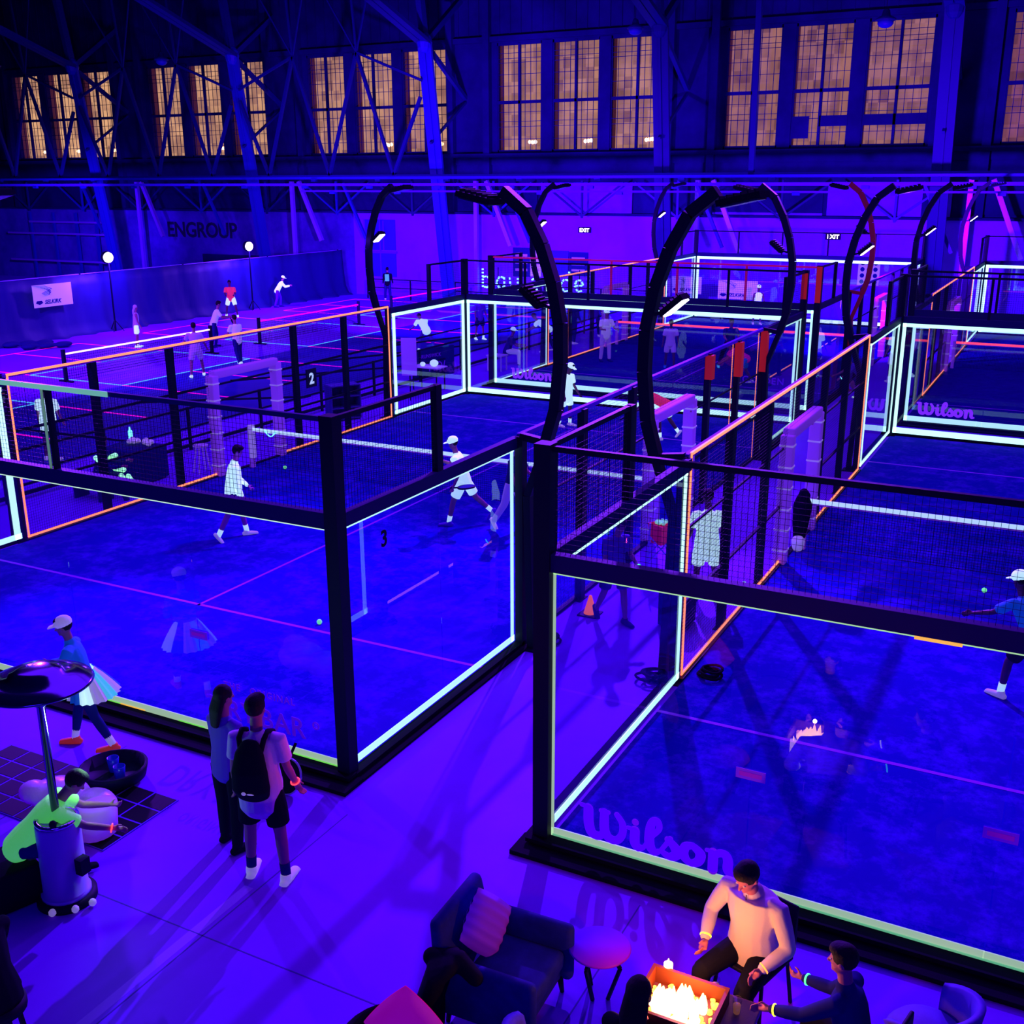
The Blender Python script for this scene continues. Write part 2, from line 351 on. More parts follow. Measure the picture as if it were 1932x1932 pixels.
# doors, high dark window in white wall
b = MB(); b.box(-32.6, -30.6, FW-.06, FW, 2.5, 4.15); b.box(-32.6, -30.6, FW-.06, FW, 1.05, 2.35)
tag(b.build('window_20', mat('dark boarded window', (.02,.01,.42), .6)), kind='structure')
b = MB(); b.box(-31.63,-31.57,FW-.09,FW-.05,1.05,4.15); b.box(-32.7,-30.5,FW-.12,FW-.05,2.33,2.45); b.box(-32.66,-32.58,FW-.1,FW-.05,1.05,4.15)
b.box(-31.4,-31.33,FW-.09,FW-.05,2.5,4.1)
tag(b.build('trim_2', rail_v), kind='structure')
# dark rectangles on the middle band of the wall
b = MB()
for x0,x1,z0,z1 in ((-24.5,-21.8,4.7,5.9),(-16.5,-14.6,4.65,5.9),(-13,-7.3,4.75,5.75),(-1.5,3,4.75,5.75),(-33,-28,4.65,5.95),(-44.8,-37.5,.3,1.95)):
    b.box(x0,x1,FW-.06,FW+.04,z0,z1)
tag(b.build('trim_3', wall_up), kind='structure')
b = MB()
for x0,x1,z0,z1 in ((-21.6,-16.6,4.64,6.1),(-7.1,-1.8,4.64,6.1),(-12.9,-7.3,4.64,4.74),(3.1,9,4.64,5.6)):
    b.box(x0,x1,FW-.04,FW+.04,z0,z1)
tag(b.build('trim_4', mat('lit violet wall panel', (.12,.004,.62), .7, noise=(.9,.4,.7,(.2,.006,.8)))), kind='structure')  # lighter panels give the lit stretches of the middle band as colour
# old painted lettering on the left part of the far wall
t = thing('painted_wall_sign', 'dark worn block lettering painted on the stained far wall behind the curtain', 'sign', (-47.6, FW-.02, 2.95))
text('lettering', 'ENGROUP', 1.25, mat('dark paint', (.004,.002,.05), .9), t, (0,0,0), bold=.03, extrude=.004, space=.95)

# hangar arch columns, ribs and braces
NODE = []
ARCHLAB = ['rightmost blue steel arch column, beside the far right window group', 'blue steel arch column standing between the fourth and fifth window groups',
 'blue steel arch column crossing the third window group from the left', 'blue steel arch column crossing the second window group from the left', 'leftmost blue steel arch column crossing the first window group']
for k in range(5):
    x = -2-12*k; yb, yt, zt = 41.6, 40.1, 12.6
    t = thing('arch_column', ARCHLAB[k], 'column', (x, yb, 0), group='steel arch columns along the far wall')
    b = MB(); b.bar((-.16,.42,0), (-.16,yt-yb,zt), .16, .42, V((1,0,0))); b.bar((.16,.42,0), (.16,yt-yb,zt), .16, .42, V((1,0,0))); b.bar((0,.42,0),(0,yt-yb,zt),.3,.1,V((1,0,0)))
    b.build('column', truss_m if k < 2 else steel, t)  # right two columns take darker steel, their weaker light put into colour
    c = MB(); c.ball((0, yt-yb, zt), (.38,.4,.5), 12); c.build('gusset', truss_m if k < 2 else steel, t)
    r = MB()
    for s_ in (-.2,.2): r.bar((s_, yt-yb, zt), (s_, yt-yb-8, zt+2.6), .18, .34, V((1,0,0)))
    r.bar((0,yt-yb-8,zt+2.6),(0,yt-yb-16,zt+4.4),.5,.34, V((1,0,0)))
    for i in range(9): r.bar((-.2 if i%2 else .2, yt-yb-i*.9, zt+i*.29), (.2 if i%2 else -.2, yt-yb-(i+1)*.9, zt+(i+1)*.29), .05)
    r.build('roof_rib', truss_m, t)
    d = MB(); d.bar((0,yt-yb,zt),(0,yt-yb+3.5,zt+2.3),.26); d.bar((0,yt-yb,zt),(0,yt-yb-.9,zt+5.6),.4,.28)
    d.bar((0,yt-yb,zt),(0,FW-yb,zt-2.3),.2); d.bar((0,yt-yb+.35,8),(0,FW-yb,zt-2.5),.12); d.build('brace', steel_dk, t)
# longitudinal wall truss in the same plane
TY = 40.1
t = thing('wall_truss', 'long zigzag steel truss running between the arch columns before the windows', 'truss', (-26, TY, 0))
for k in range(2, 5):
    x = 26-2-12*k - 12; top = 12.35; bot = 6.5
    pts = [(x,bot),(x+2,bot),(x+4,top),(x+6,bot),(x+8,top),(x+10,bot),(x+12,top)]
    b = MB()
    seq = [(x+.3,top-2.0),(x+2,bot),(x+4,top),(x+6,bot),(x+8,top),(x+10,bot),(x+11.7,top-2.2)]
    for i in range(6): b.bar((seq[i][0],0,seq[i][1]), (seq[i+1][0],0,seq[i+1][1]), .15)
    b.bar((x+8,0,top),(x+11.8,0,10.9),.12); b.bar((x+4,0,top),(x+.3,0,10.9),.12)
    for xx in (x+4, x+8): b.bar((xx,0,top),(xx,-.6,18),.09); b.bar((xx,0,top),(xx+1.6,-.3,17),.07); b.bar((xx,0,top),(xx-2.2,-.3,16),.07)
    b.build('truss_bay', truss_m, t)
b = MB(); b.bar((16.4,0,6.3),(16.4,-.4,18),.22); b.build('hanger_post', truss_m, t)
b = MB(); b.bar((-48,0,6.42),(40,0,6.42),.14,.2); b.build('lower_chord', steel, t)
# crane rails / pipes at mezzanine height
for y, z, h, m, lb in ((38.6, 6.04, .13, pipe_m, 'violet lit pipe running the whole hall at mezzanine height'), (39.4, 6.36, .12, steel, 'blue pipe running just above the violet one'),(39.6,5.72,.08,pipe_m,'thin violet pipe running below the two upper pipes')):
    t = thing('service_pipe', lb, 'pipe', (-28, y, z))
    x0, x1 = (-46.5, 40) if z != 5.72 else (-5.5, 40)
    b = MB(); b.bar((x0,0,0),(x1,0,0),h); b.build('pipe', m, t)
    for i in range(int((x1-x0)/4)): c = MB(); c.cbox((x0+2+4*i,0,-h*.9),(.3,.16,.14)); c.build('pipe_bracket', steel, t)
# lower knee braces and posts below the rail, in front of the wall
t = thing('lower_bracing', 'row of steel V braces and posts on the wall below the pipes', 'brace', (-26, 43.3, 0), group=None)
for k in range(14):
    x = 22-5.0*k
    b = MB(); b.bar((x-2.2,0,6.1),(x,0,4.5),.09); b.bar((x+2.2,0,6.1),(x,0,4.5),.09); b.bar((x,0,6.2),(x,0,4.4),.1)
    if k % 2 == 0: b.bar((x+1.2,-1,6.1),(x+2.6,-1,3.2),.14)
    b.build('brace_pair', steel_dk if k % 2 else steel, t)
# raking legs under the arch columns
for k in range(5):
    t = thing('raking_strut', 'slanted violet strut at the foot of '+['the rightmost arch column','the fourth arch column from the left','the third arch column from the left','the second arch column from the left','the leftmost arch column'][k], 'strut', (-2-12*k, 42.7, 0), group='raking struts under the arch columns')
    b = MB(); b.bar((1.9,0,6.2),(3.3,0,3.0),.2); b.bar((1.0,.5,6.2),(1.0,.5,0),.2); b.build('strut', metal_v, t)
# exit signs
for x,z,lb in ((-19.1,3.8,'small glowing exit sign high on the white wall above the bay padel sign'),(-6.7,3.72,'small glowing exit sign on the far wall above the red-lit court end')):
    t = thing('exit_sign', lb, 'sign', (x,FW-.12,z)); b = MB(); b.box(-.34,.34,0,.06,-.14,.14); b.build('sign_box', black, t)
    text('lettering', 'EXIT', .26, mat('exit letters',(1,.9,.8),.5,em=(2.2,1.7,1.4),es=1.5), t, (0,-.01,-.09), align='CENTER', bold=.008)
# hanging bell lamps on the trusses
for (x,y,z,lb) in ((-51.5,36,12.4,'round blue bell lamp hanging at the leftmost arch node'),(-41.0,38,12.4,'round blue bell lamp hanging beside the second arch node from the left'),(-15.1,40,12.6,'blue ribbed bell lamp hanging beside the arch column right of centre'),(-4.0,37,11.9,'bell lamp tilted beside the rightmost arch column')):
    t = thing('bell_lamp', lb, 'lamp', (x,y,z)); b = MB(); b.lathe([(.06,.35),(.12,.3),(.16,.12),(.38,0),(.36,-.06),(.1,-.12)],20); b.build('lamp_shade', steel_dk, t, True)
    c = MB(); c.ball((0,0,-.12),(.3,.3,.2),14); c.build('lens', steel, t, True); d = MB(); d.bar((0,0,.3),(0,0,18.25-z),.02); d.build('hanger', black, t)

# ============================================================ COURTS
def script_wilson(depth=.004):
    """heavy slab-script lettering made of stroked letters; x-height 1"""
    b = MB(); T = .30
    def disc(x, y, r): b.prism([(x+r*math.cos(a*math.pi/6), y+r*math.sin(a*math.pi/6)) for a in range(12)], 0, depth, 'xz')
    def stroke(pts, w=T):
        ws = w if isinstance(w, list) else [w]*len(pts)
        P = []
        for i in range(len(pts)-1):      # catmull-rom
            p0, p1, p2, p3 = pts[max(i-1,0)], pts[i], pts[i+1], pts[min(i+2,len(pts)-1)]
            for s in range(6):
                u = s/6; c = lambda a: .5*((2*p1[a])+(-p0[a]+p2[a])*u+(2*p0[a]-5*p1[a]+4*p2[a]-p3[a])*u*u+(-p0[a]+3*p1[a]-3*p2[a]+p3[a])*u**3)
                P.append((c(0), c(1), (ws[i]*(1-u)+ws[i+1]*u)))
        P.append((*pts[-1], ws[-1]))
        for (x,y,a),(X,Y,A) in zip(P, P[1:]):
            d = math.hypot(X-x, Y-y) or 1; nx, ny = -(Y-y)/d, (X-x)/d
            a *= 1.42; A *= 1.42; b.prism([(x+nx*a/2,y+ny*a/2),(x-nx*a/2,y-ny*a/2),(X-nx*A/2,Y-ny*A/2),(X+nx*A/2,Y+ny*A/2)], 0, depth, 'xz')
        for x,y,a in P: disc(x, y, a*.71)
    stroke([(-.05,1.55),(.35,1.5)], .16)
    stroke([(.30,1.45),(.32,.75),(.48,.22),(.85,.14),(1.05,.45),(1.1,1.45)], [.34,.36,.36,.3,.2,.3])
    stroke([(1.1,1.45),(1.12,.6),(1.32,.2),(1.72,.16),(2.0,.55),(2.0,1.1),(1.72,1.5)], [.3,.34,.34,.28,.26,.24,.2]); stroke([(.92,1.5),(1.3,1.5)], .15)
    stroke([(2.28,1.0),(2.6,.98)], .14); stroke([(2.62,.95),(2.62,.35),(2.78,.12),(3.05,.18)], [.32,.34,.3,.14]); disc(2.62,1.38,.17)
    stroke([(3.05,.18),(3.35,.75),(3.75,1.35),(3.66,1.72),(3.42,1.62),(3.32,1.1),(3.34,.45),(3.55,.12),(3.85,.25)], [.14,.14,.2,.26,.26,.32,.34,.28,.14])
    stroke([(3.85,.25),(4.15,.75),(4.3,1.02)], [.14,.16,.2]); stroke([(4.2,.95),(4.55,.62),(4.6,.28),(4.3,.1),(4.02,.2)], [.24,.34,.34,.26,.2])
    stroke([(5.35,1.0),(5.02,.85),(4.95,.4),(5.25,.1),(5.62,.25),(5.72,.68),(5.35,1.0)], [.22,.3,.34,.24,.3,.34,.22])
    stroke([(6.0,.98),(6.28,.98)], .14); stroke([(6.3,.95),(6.3,.05)], .32); stroke([(6.3,.7),(6.55,.98),(6.85,.98),(6.98,.7),(6.98,.3),(7.1,.1),(7.35,.1)], [.18,.26,.3,.32,.32,.26,.14])
    return b
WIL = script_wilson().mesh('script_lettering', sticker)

WIRE = {}
def wire_mesh(wd, ht, m=None):
    k = (round(wd,2), round(ht,2))
    if k not in WIRE:
        b = MB(); r = .0015; p = .0508
        for i in range(1, int(wd/p)): b.q([(i*p-r,-r,0),(i*p+r,-r,0),(i*p+r,r,0),(i*p-r,r,0),(i*p-r,-r,ht),(i*p+r,-r,ht),(i*p+r,r,ht),(i*p-r,r,ht)], [(0,1,5,4),(1,2,6,5),(2,3,7,6),(3,0,4,7)])
        for i in range(1, int(ht/p)): b.q([(0,-r,i*p-r),(0,r,i*p-r),(0,r,i*p+r),(0,-r,i*p+r),(wd,-r,i*p-r),(wd,r,i*p-r),(wd,r,i*p+r),(wd,-r,i*p+r)], [(0,1,5,4),(1,2,6,5),(2,3,7,6),(3,0,4,7)])
        WIRE[k] = b.mesh('wire_mesh', wire_m)
    return WIRE[k]
def pane_mesh(wd, ht, t=.010):
    k = ('g', wd, ht)
    if k not in WIRE: b = MB(); b.box(.006, wd-.006, -t/2, t/2, 0, ht); WIRE[k] = b.mesh('glass_pane', glass)
    return WIRE[k]
ZT = 2.84
def court(label, x0, y0, L, cfg):
    """a glass and mesh padel cage; local origin at its near left corner"""
    root = thing('padel_court_cage', label, 'court cage', (x0, y0, 0), group=None)
    W = 10.0; A90 = R(90)
    def strip(m, x0_,x1_,y0_,y1_,z0_,z1_):
        b = MB(); b.box(x0_,x1_,y0_,y1_,z0_,z1_); return b.build('light_strip', m, root)
    for end in (0, 1):
        Y = L*end; sg = -1 if end == 0 else 1; far = end == 1
        for i in range(5): put('glass_pane', pane_mesh(2.0, ZT-.06), root, (2*i, Y, .08))
        base = MB(); y_a, y_b = (Y-.34, Y-.005) if not far else (Y+.005, Y+.22)
        base.box(-.2, W+.2, y_a, y_b, 0, .045); base.box(-.12, W+.12, (Y-.16 if not far else Y+.01), (Y-.005 if not far else Y+.15), .06, .10)
        base.build('base_frame', kerb_m, root)
        bm_ = MB(); bm_.box(-.05, W+.05, Y-.05, Y+.05, ZT, ZT+.17); bm_.build('header_beam', beam_m, root)
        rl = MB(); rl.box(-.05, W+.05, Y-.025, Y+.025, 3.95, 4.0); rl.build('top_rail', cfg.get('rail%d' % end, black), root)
        for xx in ((3.99, 6.01) if not cfg.get('dense%d' % end) else (2, 3.99, 6.01, 8)):
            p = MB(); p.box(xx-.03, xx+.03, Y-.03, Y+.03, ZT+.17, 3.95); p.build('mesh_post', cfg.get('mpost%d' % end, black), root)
        for xa, wd in ((0,4),(4,2),(6,4)): put('wire_mesh', wire_mesh(wd, .94), root, (xa, Y, 3.01))
        # light strips round the glass end
        m = cfg['strip%d' % end]; th = cfg.get('th%d' % end, .05); bt = cfg.get('bt%d' % end, .09); yy = (Y+.008, Y+.02) if not far else (Y-.03, Y-.01)
        if m:
            strip(m, .07, W-.07, *yy, .09, .09+bt); strip(cfg.get('stop%d' % end, m), .07, W-.07, *yy, ZT-th, ZT)
            strip(m, .07, .07+th, *yy, .09, ZT); strip(m, W-.07-th, W-.07, *yy, .09, ZT)
    for xa in (0, W):
        for yy in (0, L):
            c = MB(); c.box(xa-.08, xa+.08, yy-.08, yy+.08, 0, 4.02); c.box(xa-.16,xa+.16,yy-.16,yy+.16,0,.02); c.build('corner_post', cfg.get('corner_%d_%d' % (xa>0, yy>0), black), root)
    for side in (0, 1):
        X = W*side; out = -1 if side == 0 else 1
        ys = [y for y in (4,6,8,9,11,12,14,16)]
        K = L/20.0
        for ya in (0, 2, 16, 18):
            y_ = ya*K if ya < 10 else L-(20-ya)
            put('glass_pane', pane_mesh(2.0, ZT-.06), root, (X, y_, .08), (0,0,A90))
        for ya, yb in ((0,4),(L-4,L)):
            base = MB(); base.box(X-.02+.02*out, X+.12*out+ (.02 if out<0 else 0), ya, yb, 0, .08); base.box(X+.12*out, X+.2*out, ya, yb, 0, .03); base.build('base_frame', kerb_m, root)
            hb = MB(); hb.box(X-.045, X+.045, ya, yb, ZT, ZT+.15); hb.build('header_beam', beam_m, root)
            m = cfg.get('gs%d_%d' % (side, ya>0)); tb = cfg.get('gt%d_%d' % (side, ya>0), (.08,.035))
            if m:
                xi = (X+.008, X+.02) if side == 0 else (X-.02, X-.008)
                strip(m, *xi, ya+.08, yb-.06, .09, .09+tb[0]); strip(m, *xi, ya+.08, yb-.06, ZT-tb[1], ZT)
                strip(m, *xi, ya+.08, ya+.08+tb[1]*1.4, .09, ZT); strip(m, *xi, yb-.08-tb[1]*1.6, yb-.08, .09, ZT)
        for ya in (0, L-2):
            put('wire_mesh', wire_mesh(2, .94), root, (X, ya, 3.0), (0,0,A90))
            rl = MB(); rl.box(X-.025, X+.025, ya, ya+2, 3.95, 4.0); rl.build('top_rail', black, root)
            py = ya+2 if ya == 0 else ya
            p = MB(); p.box(X-.04, X+.04, py-.06, py+.06, ZT, 4.0); p.build('mesh_post', black, root)
        for y in (4, 6, 8, 12, 14, 16):
            yy = y if y < 10 else L-(20-y)
            p = MB(); xo = X+.07*out; p.box(min(X+.01*out, xo+.05*out), max(X+.01*out, xo+.05*out), yy-.07, yy+.07, 0, 3.0)
            p.box(X-.14, X+.14, yy-.14, yy+.14, 0, .015)
            m = cfg.get('posts%d' % side, {}).get(y, black)
            o_ = p.build('side_post', m, root)
        tr = MB(); tr.bar((X+.04*out, 4, 3.0), (X+.04*out, L-4, 3.0), .07, .06); tr.build('side_top_rail', cfg.get('sr%d' % side, rail_v), root)
        mr = MB(); mr.bar((X+.05*out, 4, 1.02), (X+.05*out, 9.1, 1.02), .04); mr.bar((X+.05*out, 11.1, 1.02), (X+.05*out, L-4, 1.02), .04)
        mr.bar((X+.05*out, 4, 2.02), (X+.05*out, 9.1, 2.02), .03); mr.bar((X+.05*out, 11.1, 2.02), (X+.05*out, L-4, 2.02), .03); mr.build('middle_rail', black, root)
        cb = MB(); cb.box(X-.03, X+.05, 4, L-4, 0, .05); cb.build('mesh_sill', black, root)
        for ya, wd, z0, ht in ((4,2,.05,2.93),(6,2,.05,2.93),(8,1.1,.05,2.93),(9.1,2.1,2.25,.73),(11.2,.8+L-20,.05,2.93),(L-8,2,.05,2.93),(L-6,2,.05,2.93)):
            put('wire_mesh', wire_mesh(wd, ht), root, (X, ya, z0), (0,0,A90))
        for yy in (9.1, 11.2):
            p = MB(); p.box(X-.11, X+.11, yy-.1, yy+.1, .02, 2.24); p.build('door_pad', pad_m, root, bevel=.03)
            q = MB()
            for i in range(6): q.box(X-.115, X+.115, yy-.105, yy+.105, .25+.36*i, .28+.36*i)
            q.build('pad_strap', white_lav, root)
        p = MB(); p.box(X-.1, X+.1, 9.1, 11.2, 2.16, 2.34); p.build('door_lintel_pad', pad_m, root, bevel=.03)
        if cfg.get('red%d' % side):
            m = led_red; a, b_ = 4.08, L-4.08; xi = (X-.012, X+.012)
            strip(m, *xi, a, b_, 3.0, 3.042); strip(m, *xi, a, 9.0, .06, .095); strip(m, *xi, 11.3, b_, .06, .095)
            strip(m, *xi, a, a+.03, .06, 3.0); strip(m, *xi, b_-.03, b_, .06, 3.0)
        for yr in cfg.get('redpost%d' % side, ()):
            strip(led_red, X-.012, X+.0, yr-.085, yr-.07, .06, 3.0)
    return root
def surface(label, x0, y0, L, m):
    root = thing('court_turf', label, 'court surface', (x0, y0, 0))
    b = MB(); b.box(.05, 9.95, .05, L-.05, 0, .02); b.build('turf', m, root)
    for nm, (xa,xb,ya,yb) in (('service_line',(.05,9.95,3.05,3.11)), ('service_line',(.05,9.95,L-3.11,L-3.05)), ('centre_line',(4.975,5.025,3.05,L-3.05))):
        c = MB(); c.box(xa,xb,ya,yb,.02,.024); c.build(nm, line_m, root)
def net(label, x0, y, tape, cloth=None, led=None):
    root = thing('court_net', label, 'net', (x0, y, 0)); 
    for xp in (.12, 9.78): b = MB(); b.box(xp, xp+.1, -.05, .05, .025, .95); b.build('net_post', pad_m, root, bevel=.01)
    t = MB(); t.q([(.2,-.01,.872),(9.8,-.01,.872),(9.8,-.01,.945),(.2,-.01,.945),(.2,.01,.885),(9.8,.01,.885),(9.8,.01,.945),(.2,.01,.945)], [(0,1,2,3),(7,6,5,4),(3,2,6,7),(0,4,5,1)])
    t.build('net_tape', tape, root)
    u = MB(); u.box(.2,9.8,-.008,.008,.845,.884); u.build('net_tape_lower', pad_m, root)
    n_ = MB(); p = .045
    for i in range(int(9.5/p)): x = .22+i*p; n_.q([(x,-.002,.06),(x+.006,-.002,.06),(x+.006,-.002,.85),(x,-.002,.85)],[(0,1,2,3)])
    for i in range(18): z = .07+i*p; n_.q([(.2,.002,z),(9.8,.002,z),(9.8,.002,z+.006),(.2,.002,z+.006)],[(0,1,2,3)])
    n_.build('netting', wire_m, root)
    return root
AX, AY = -12.41, .1
led_top = mat('pale mint led strip', (.6,.8,.5), .4, em=(.62,.95,.55), es=1.15)
led_topb = mat('lime led strip', (.5,.8,.4), .4, em=(.42,.78,.26), es=1.1)
CFG_A = dict(strip0=led_near, stop0=led_top, strip1=led_far, th0=.035, bt0=.09, th1=.09, bt1=.13, red0=True, rail0=steel_dk, redpost1=(13.94, 15.94),
             gs0_0=led_far, gt0_0=(.1,.08), gs0_1=led_far, gt0_1=(.1,.09), gs1_0=led_far, gt1_0=(.085,.045), gs1_1=led_far, gt1_1=(.09,.06),
             sr0=rail_v, sr1=rail_v, dense1=True)
CFG_B = dict(strip0=led_near, stop0=led_topb, strip1=led_far, th0=.035, bt0=.09, th1=.09, bt1=.14, red0=True, dense1=True,
             gs0_0=led_far, gt0_0=(.085,.05), gs0_1=led_far, gt0_1=(.07,.06), sr0=rail_v)
CFG_C = dict(strip0=led_far, strip1=led_far, th0=.09, bt0=.14, th1=.12, bt1=.14, red0=True, dense0=True, dense1=True, rail0=mat('red lit rail',(.5,.02,.1),.5,em=(.20,.0,.05),es=1),  # red light put into this rail and its posts as a faint glow
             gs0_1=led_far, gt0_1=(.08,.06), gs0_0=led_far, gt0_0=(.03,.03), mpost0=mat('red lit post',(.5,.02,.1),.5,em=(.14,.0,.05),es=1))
CFG_D = dict(strip0=led_far, strip1=led_far, th0=.09, bt0=.14, th1=.12, bt1=.14, red0=True, dense0=True, dense1=True, gs0_1=led_far, gt0_1=(.08,.08))
cageA = court('large glass padel court cage at left centre with orange-red lit left side', AX, AY, 20.0, CFG_A)
cageB = court('glass padel court cage at right foreground with script logo on its front glass', 0, 0, 20.0, CFG_B)
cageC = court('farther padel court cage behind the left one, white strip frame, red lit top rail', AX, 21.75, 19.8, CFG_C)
cageD = court('farther padel court cage behind the right one, cut off by the right edge', 0.02, 21.6, 19.8, CFG_D)
surface('blue turf of the left centre court with violet worn patches', AX, AY, 20.0, turf_m)
surface('blue turf of the right foreground court', 0, 0, 20.0, turf_m)
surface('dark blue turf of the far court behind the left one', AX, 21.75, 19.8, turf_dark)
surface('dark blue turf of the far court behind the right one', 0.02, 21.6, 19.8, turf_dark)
net('net with glowing white tape across the left centre court', AX, AY+10, tape_m)
net('net with glowing white tape across the right foreground court', 0, 10, tape_m)
net('net with red glowing tape in the far court behind the left one', AX, 31.7, mat('red led tape',(1,.1,.1),.5,em=(1.5,.08,.14),es=1.3))
net('net with red glowing tape in the far court behind the right one', 0.02, 31.5, MATS['red led tape'])
# left part of the near top rail of the left court carries a pale strip
b = MB(); b.box(3.6, 7.0, -.04, -.026, 3.945, 4.006); b.build('light_strip', mat('dim green led', (.3,.5,.4), .5, em=(.13,.42,.24), es=.9), cageA)
b = MB(); b.box(5.93, 5.965, -.04, -.03, 3.0, 3.95); b.build('light_strip', mat('dim green led 2', (.3,.5,.3), .5, em=(.09,.22,.08), es=.8), cageA)
for x0_, x1_, m in ((8.8,9.9,led_green),(7.55,7.95,led_green),(6.6,7.0,led_yellow),(6.2,6.6,led_green)):
    b = MB(); b.box(x0_, x1_, -.006, .006, .085, .11); b.build('light_strip', m, cageA)
b = MB(); b.box(.1, 8, -.006, .006, .085, .115); b.build('light_strip', mat('soft green led', (.3,.5,.4), .5, em=(.10,.42,.17), es=.9), cageB)
b = MB(); b.box(3.2, 3.55, -.012, .02, ZT-.045, ZT-.01); b.build('light_strip', led_yellow, cageB)
post_glow = mat('painted red post glow', (.5,.02,.01), .6, em=(.17,.004,.0), es=1)  # red light on the upper posts, added as faintly glowing boxes
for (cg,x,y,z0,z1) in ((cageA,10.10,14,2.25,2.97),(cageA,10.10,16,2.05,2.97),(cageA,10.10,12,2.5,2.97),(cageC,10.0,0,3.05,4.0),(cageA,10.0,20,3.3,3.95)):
    b = MB(); b.box(x-.075,x+.075,y-.085,y+.085,z0,z1); b.build('post_red_glow', post_glow, cg)
# lettering on the glass
def wilson(label, loc, h, parent=None):
    me = WIL
    if loc[1] > 5: me = WIL.copy(); me.materials.clear(); me.materials.append(mat('lavender vinyl lettering', (.5,.2,.95), .6, em=(.13,.02,.42), es=1))  # far lettering carries a paler colour with painted-in glow
    o = put('glass_lettering', me, None, loc); o.scale = (h, 1, h); tag(o, label, 'lettering'); return o
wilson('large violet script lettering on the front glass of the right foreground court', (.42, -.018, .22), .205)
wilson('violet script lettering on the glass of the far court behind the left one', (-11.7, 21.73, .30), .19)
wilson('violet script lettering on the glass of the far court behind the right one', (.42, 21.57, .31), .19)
t = thing('glass_lettering', 'dim violet serif bar sponsor lettering low on the left court front glass behind the couple', 'lettering', (-4.2, .075, .30))
for w_, x_ in (('THE',.12),('ORIGINAL',.50)): text('word', w_, .115, gold_txt, t, (x_,0,.42), space=1.25, bold=.002)
for w_, x_, s_ in (('DRY',-.12,.33),('BAR',.62,.33),('\u00ae',1.36,.12)): text('word', w_, s_, gold_txt, t, (x_,0,.05 if s_ > .2 else .2), bold=.004, space=1.08)
t = thing('glass_lettering', 'dim violet capital lettering on the far court glass beside its right corner', 'lettering', (-4.35, 21.72, .75))
for w_, x_ in (('GOLDEN',0),('1',1.5)): text('word', w_, .26, gold_txt, t, (x_,0,0), space=1.2, bold=.004)
t = thing('court_number', 'small black numeral three sticker on the side glass of the left court', 'sign', (-2.39, .86, 2.42))
text('numeral', '3', .26, black, t, (0,0,0), rot=(R(90),0,R(90)), bold=.006)
# exit like stickers on joints
for (x,y,lb) in ((2.0,-.02,'small lavender sticker on the front glass joint of the right court'),(4.0,-.02,'small lavender sticker on the second glass joint of the right court'),(-4.4,.08,'small lavender sticker on the front glass joint of the left court')):
    t = thing('glass_sticker', lb, 'sticker', (x,y,1.28 if x>0 else 1.3)); b = MB(); b.box(-.13,.13,0,.004,-.05,.05); b.build('sticker_panel', gold_txt, t)
    c = MB(); c.box(-.1,.1,-.004,0,-.02,.02); c.build('sticker_print', mat('dull pink print',(.35,.0,.6),.7,em=(.07,.0,.12),es=1), t)

# ------------------------------------------------------------ light masts
def mast(label, x, y, out, mid_on, top_on, mtl=black):
    """out = direction (+-1) away from its court"""
    t = thing('light_mast', label, 'light mast', (x, y, 0), group='curved court light masts')
    b = MB(); X = lambda v: v*out
    b.bar((X(.22),0,0),(X(.16),0,2.2),.10,.14,V((0,1,0))); b.bar((X(.16),0,2.2),(X(.42),0,2.95),.1,.13,V((0,1,0)))
    prof = [(.42,2.95),(.55,3.4),(.61,4.0),(.60,4.5),(.50,5.0),(.34,5.45),(.12,5.85),(-.2,6.1)]
    for p, q in zip(prof, prof[1:]): b.bar((X(p[0]),0,p[1]),(X(q[0]),0,q[1]),.14,.15,V((0,1,0)))
    b.box(-.12+X(.22), .12+X(.22), -.15, .15, 0, .02); b.build('mast_pole', mtl, t)
    c = MB(); c.bar((X(.05),0,3.0),(X(.42),0,2.95),.09,.1,V((0,1,0))); c.build('mount_arm', mtl, t)
    for nm, z, xx, tilt, on, sz in (('lamp_head',4.82,.40,40,mid_on,(.34,.26)),('lamp_head',6.02,-.35,12,top_on,(.5,.42))):
        h = put(nm, (lambda m_: m_.cbox((0,0,0),(sz[0],sz[1],.07)).mesh('lamp_head', black_soft))(MB()), t, (X(xx-.15),-.05,z), (0, R(tilt)*out, 0))
        l = MB(); l.cbox((0,0,-.045),(sz[0]*.86,sz[1]*.86,.02)); l.build('lamp_lens', lamp_face if on else lamp_off, h)
        k = MB()
        for i in range(6): k.cbox((-sz[0]*.4+i*sz[0]*.16,0,.05),(.015,sz[1]*.9,.04))
        k.build('heat_fin', black, h)
        f = MB(); f.bar((X(.08),0,-.02),(X(.26),0,.06),.04); f.build('bracket', black, h)
    return t
mast('dark curved light mast rising beside the right front side of the left court', AX+10+.02, 4.1, 1, False, False)
mast('dark curved light mast bulging left, beside the left front side of the right court', 0, 4, -1, True, False)
mast('dark curved light mast at the far right side of the left court', AX+10, 16.1, 1, False, False)
mast('dark curved light mast at the far left side of the right court', 0, 16, -1, True, False)
mast('thin curved light mast with a bright lamp, far left side of the left court', AX, 16.1, -1, True, False)
mast('curved light mast with a bright lamp at the near left of the far left court', AX, 25.8, -1, True, False)
mast('curved light mast with a bright lamp at the back left of the far left court', AX, 37.5, -1, True, False)
mast('reddish curved light mast on the right side of the far left court', AX+10, 25.8, 1, False, False, mat('rust red mast',(.2,.01,.02),.6,em=(.03,.0,.0),es=1))
mast('curved light mast on the left side of the far right court', 0.02, 25.6, -1, True, False)
mast('curved light mast at the back left side of the far right court', 0.02, 37.4, -1, True, False)
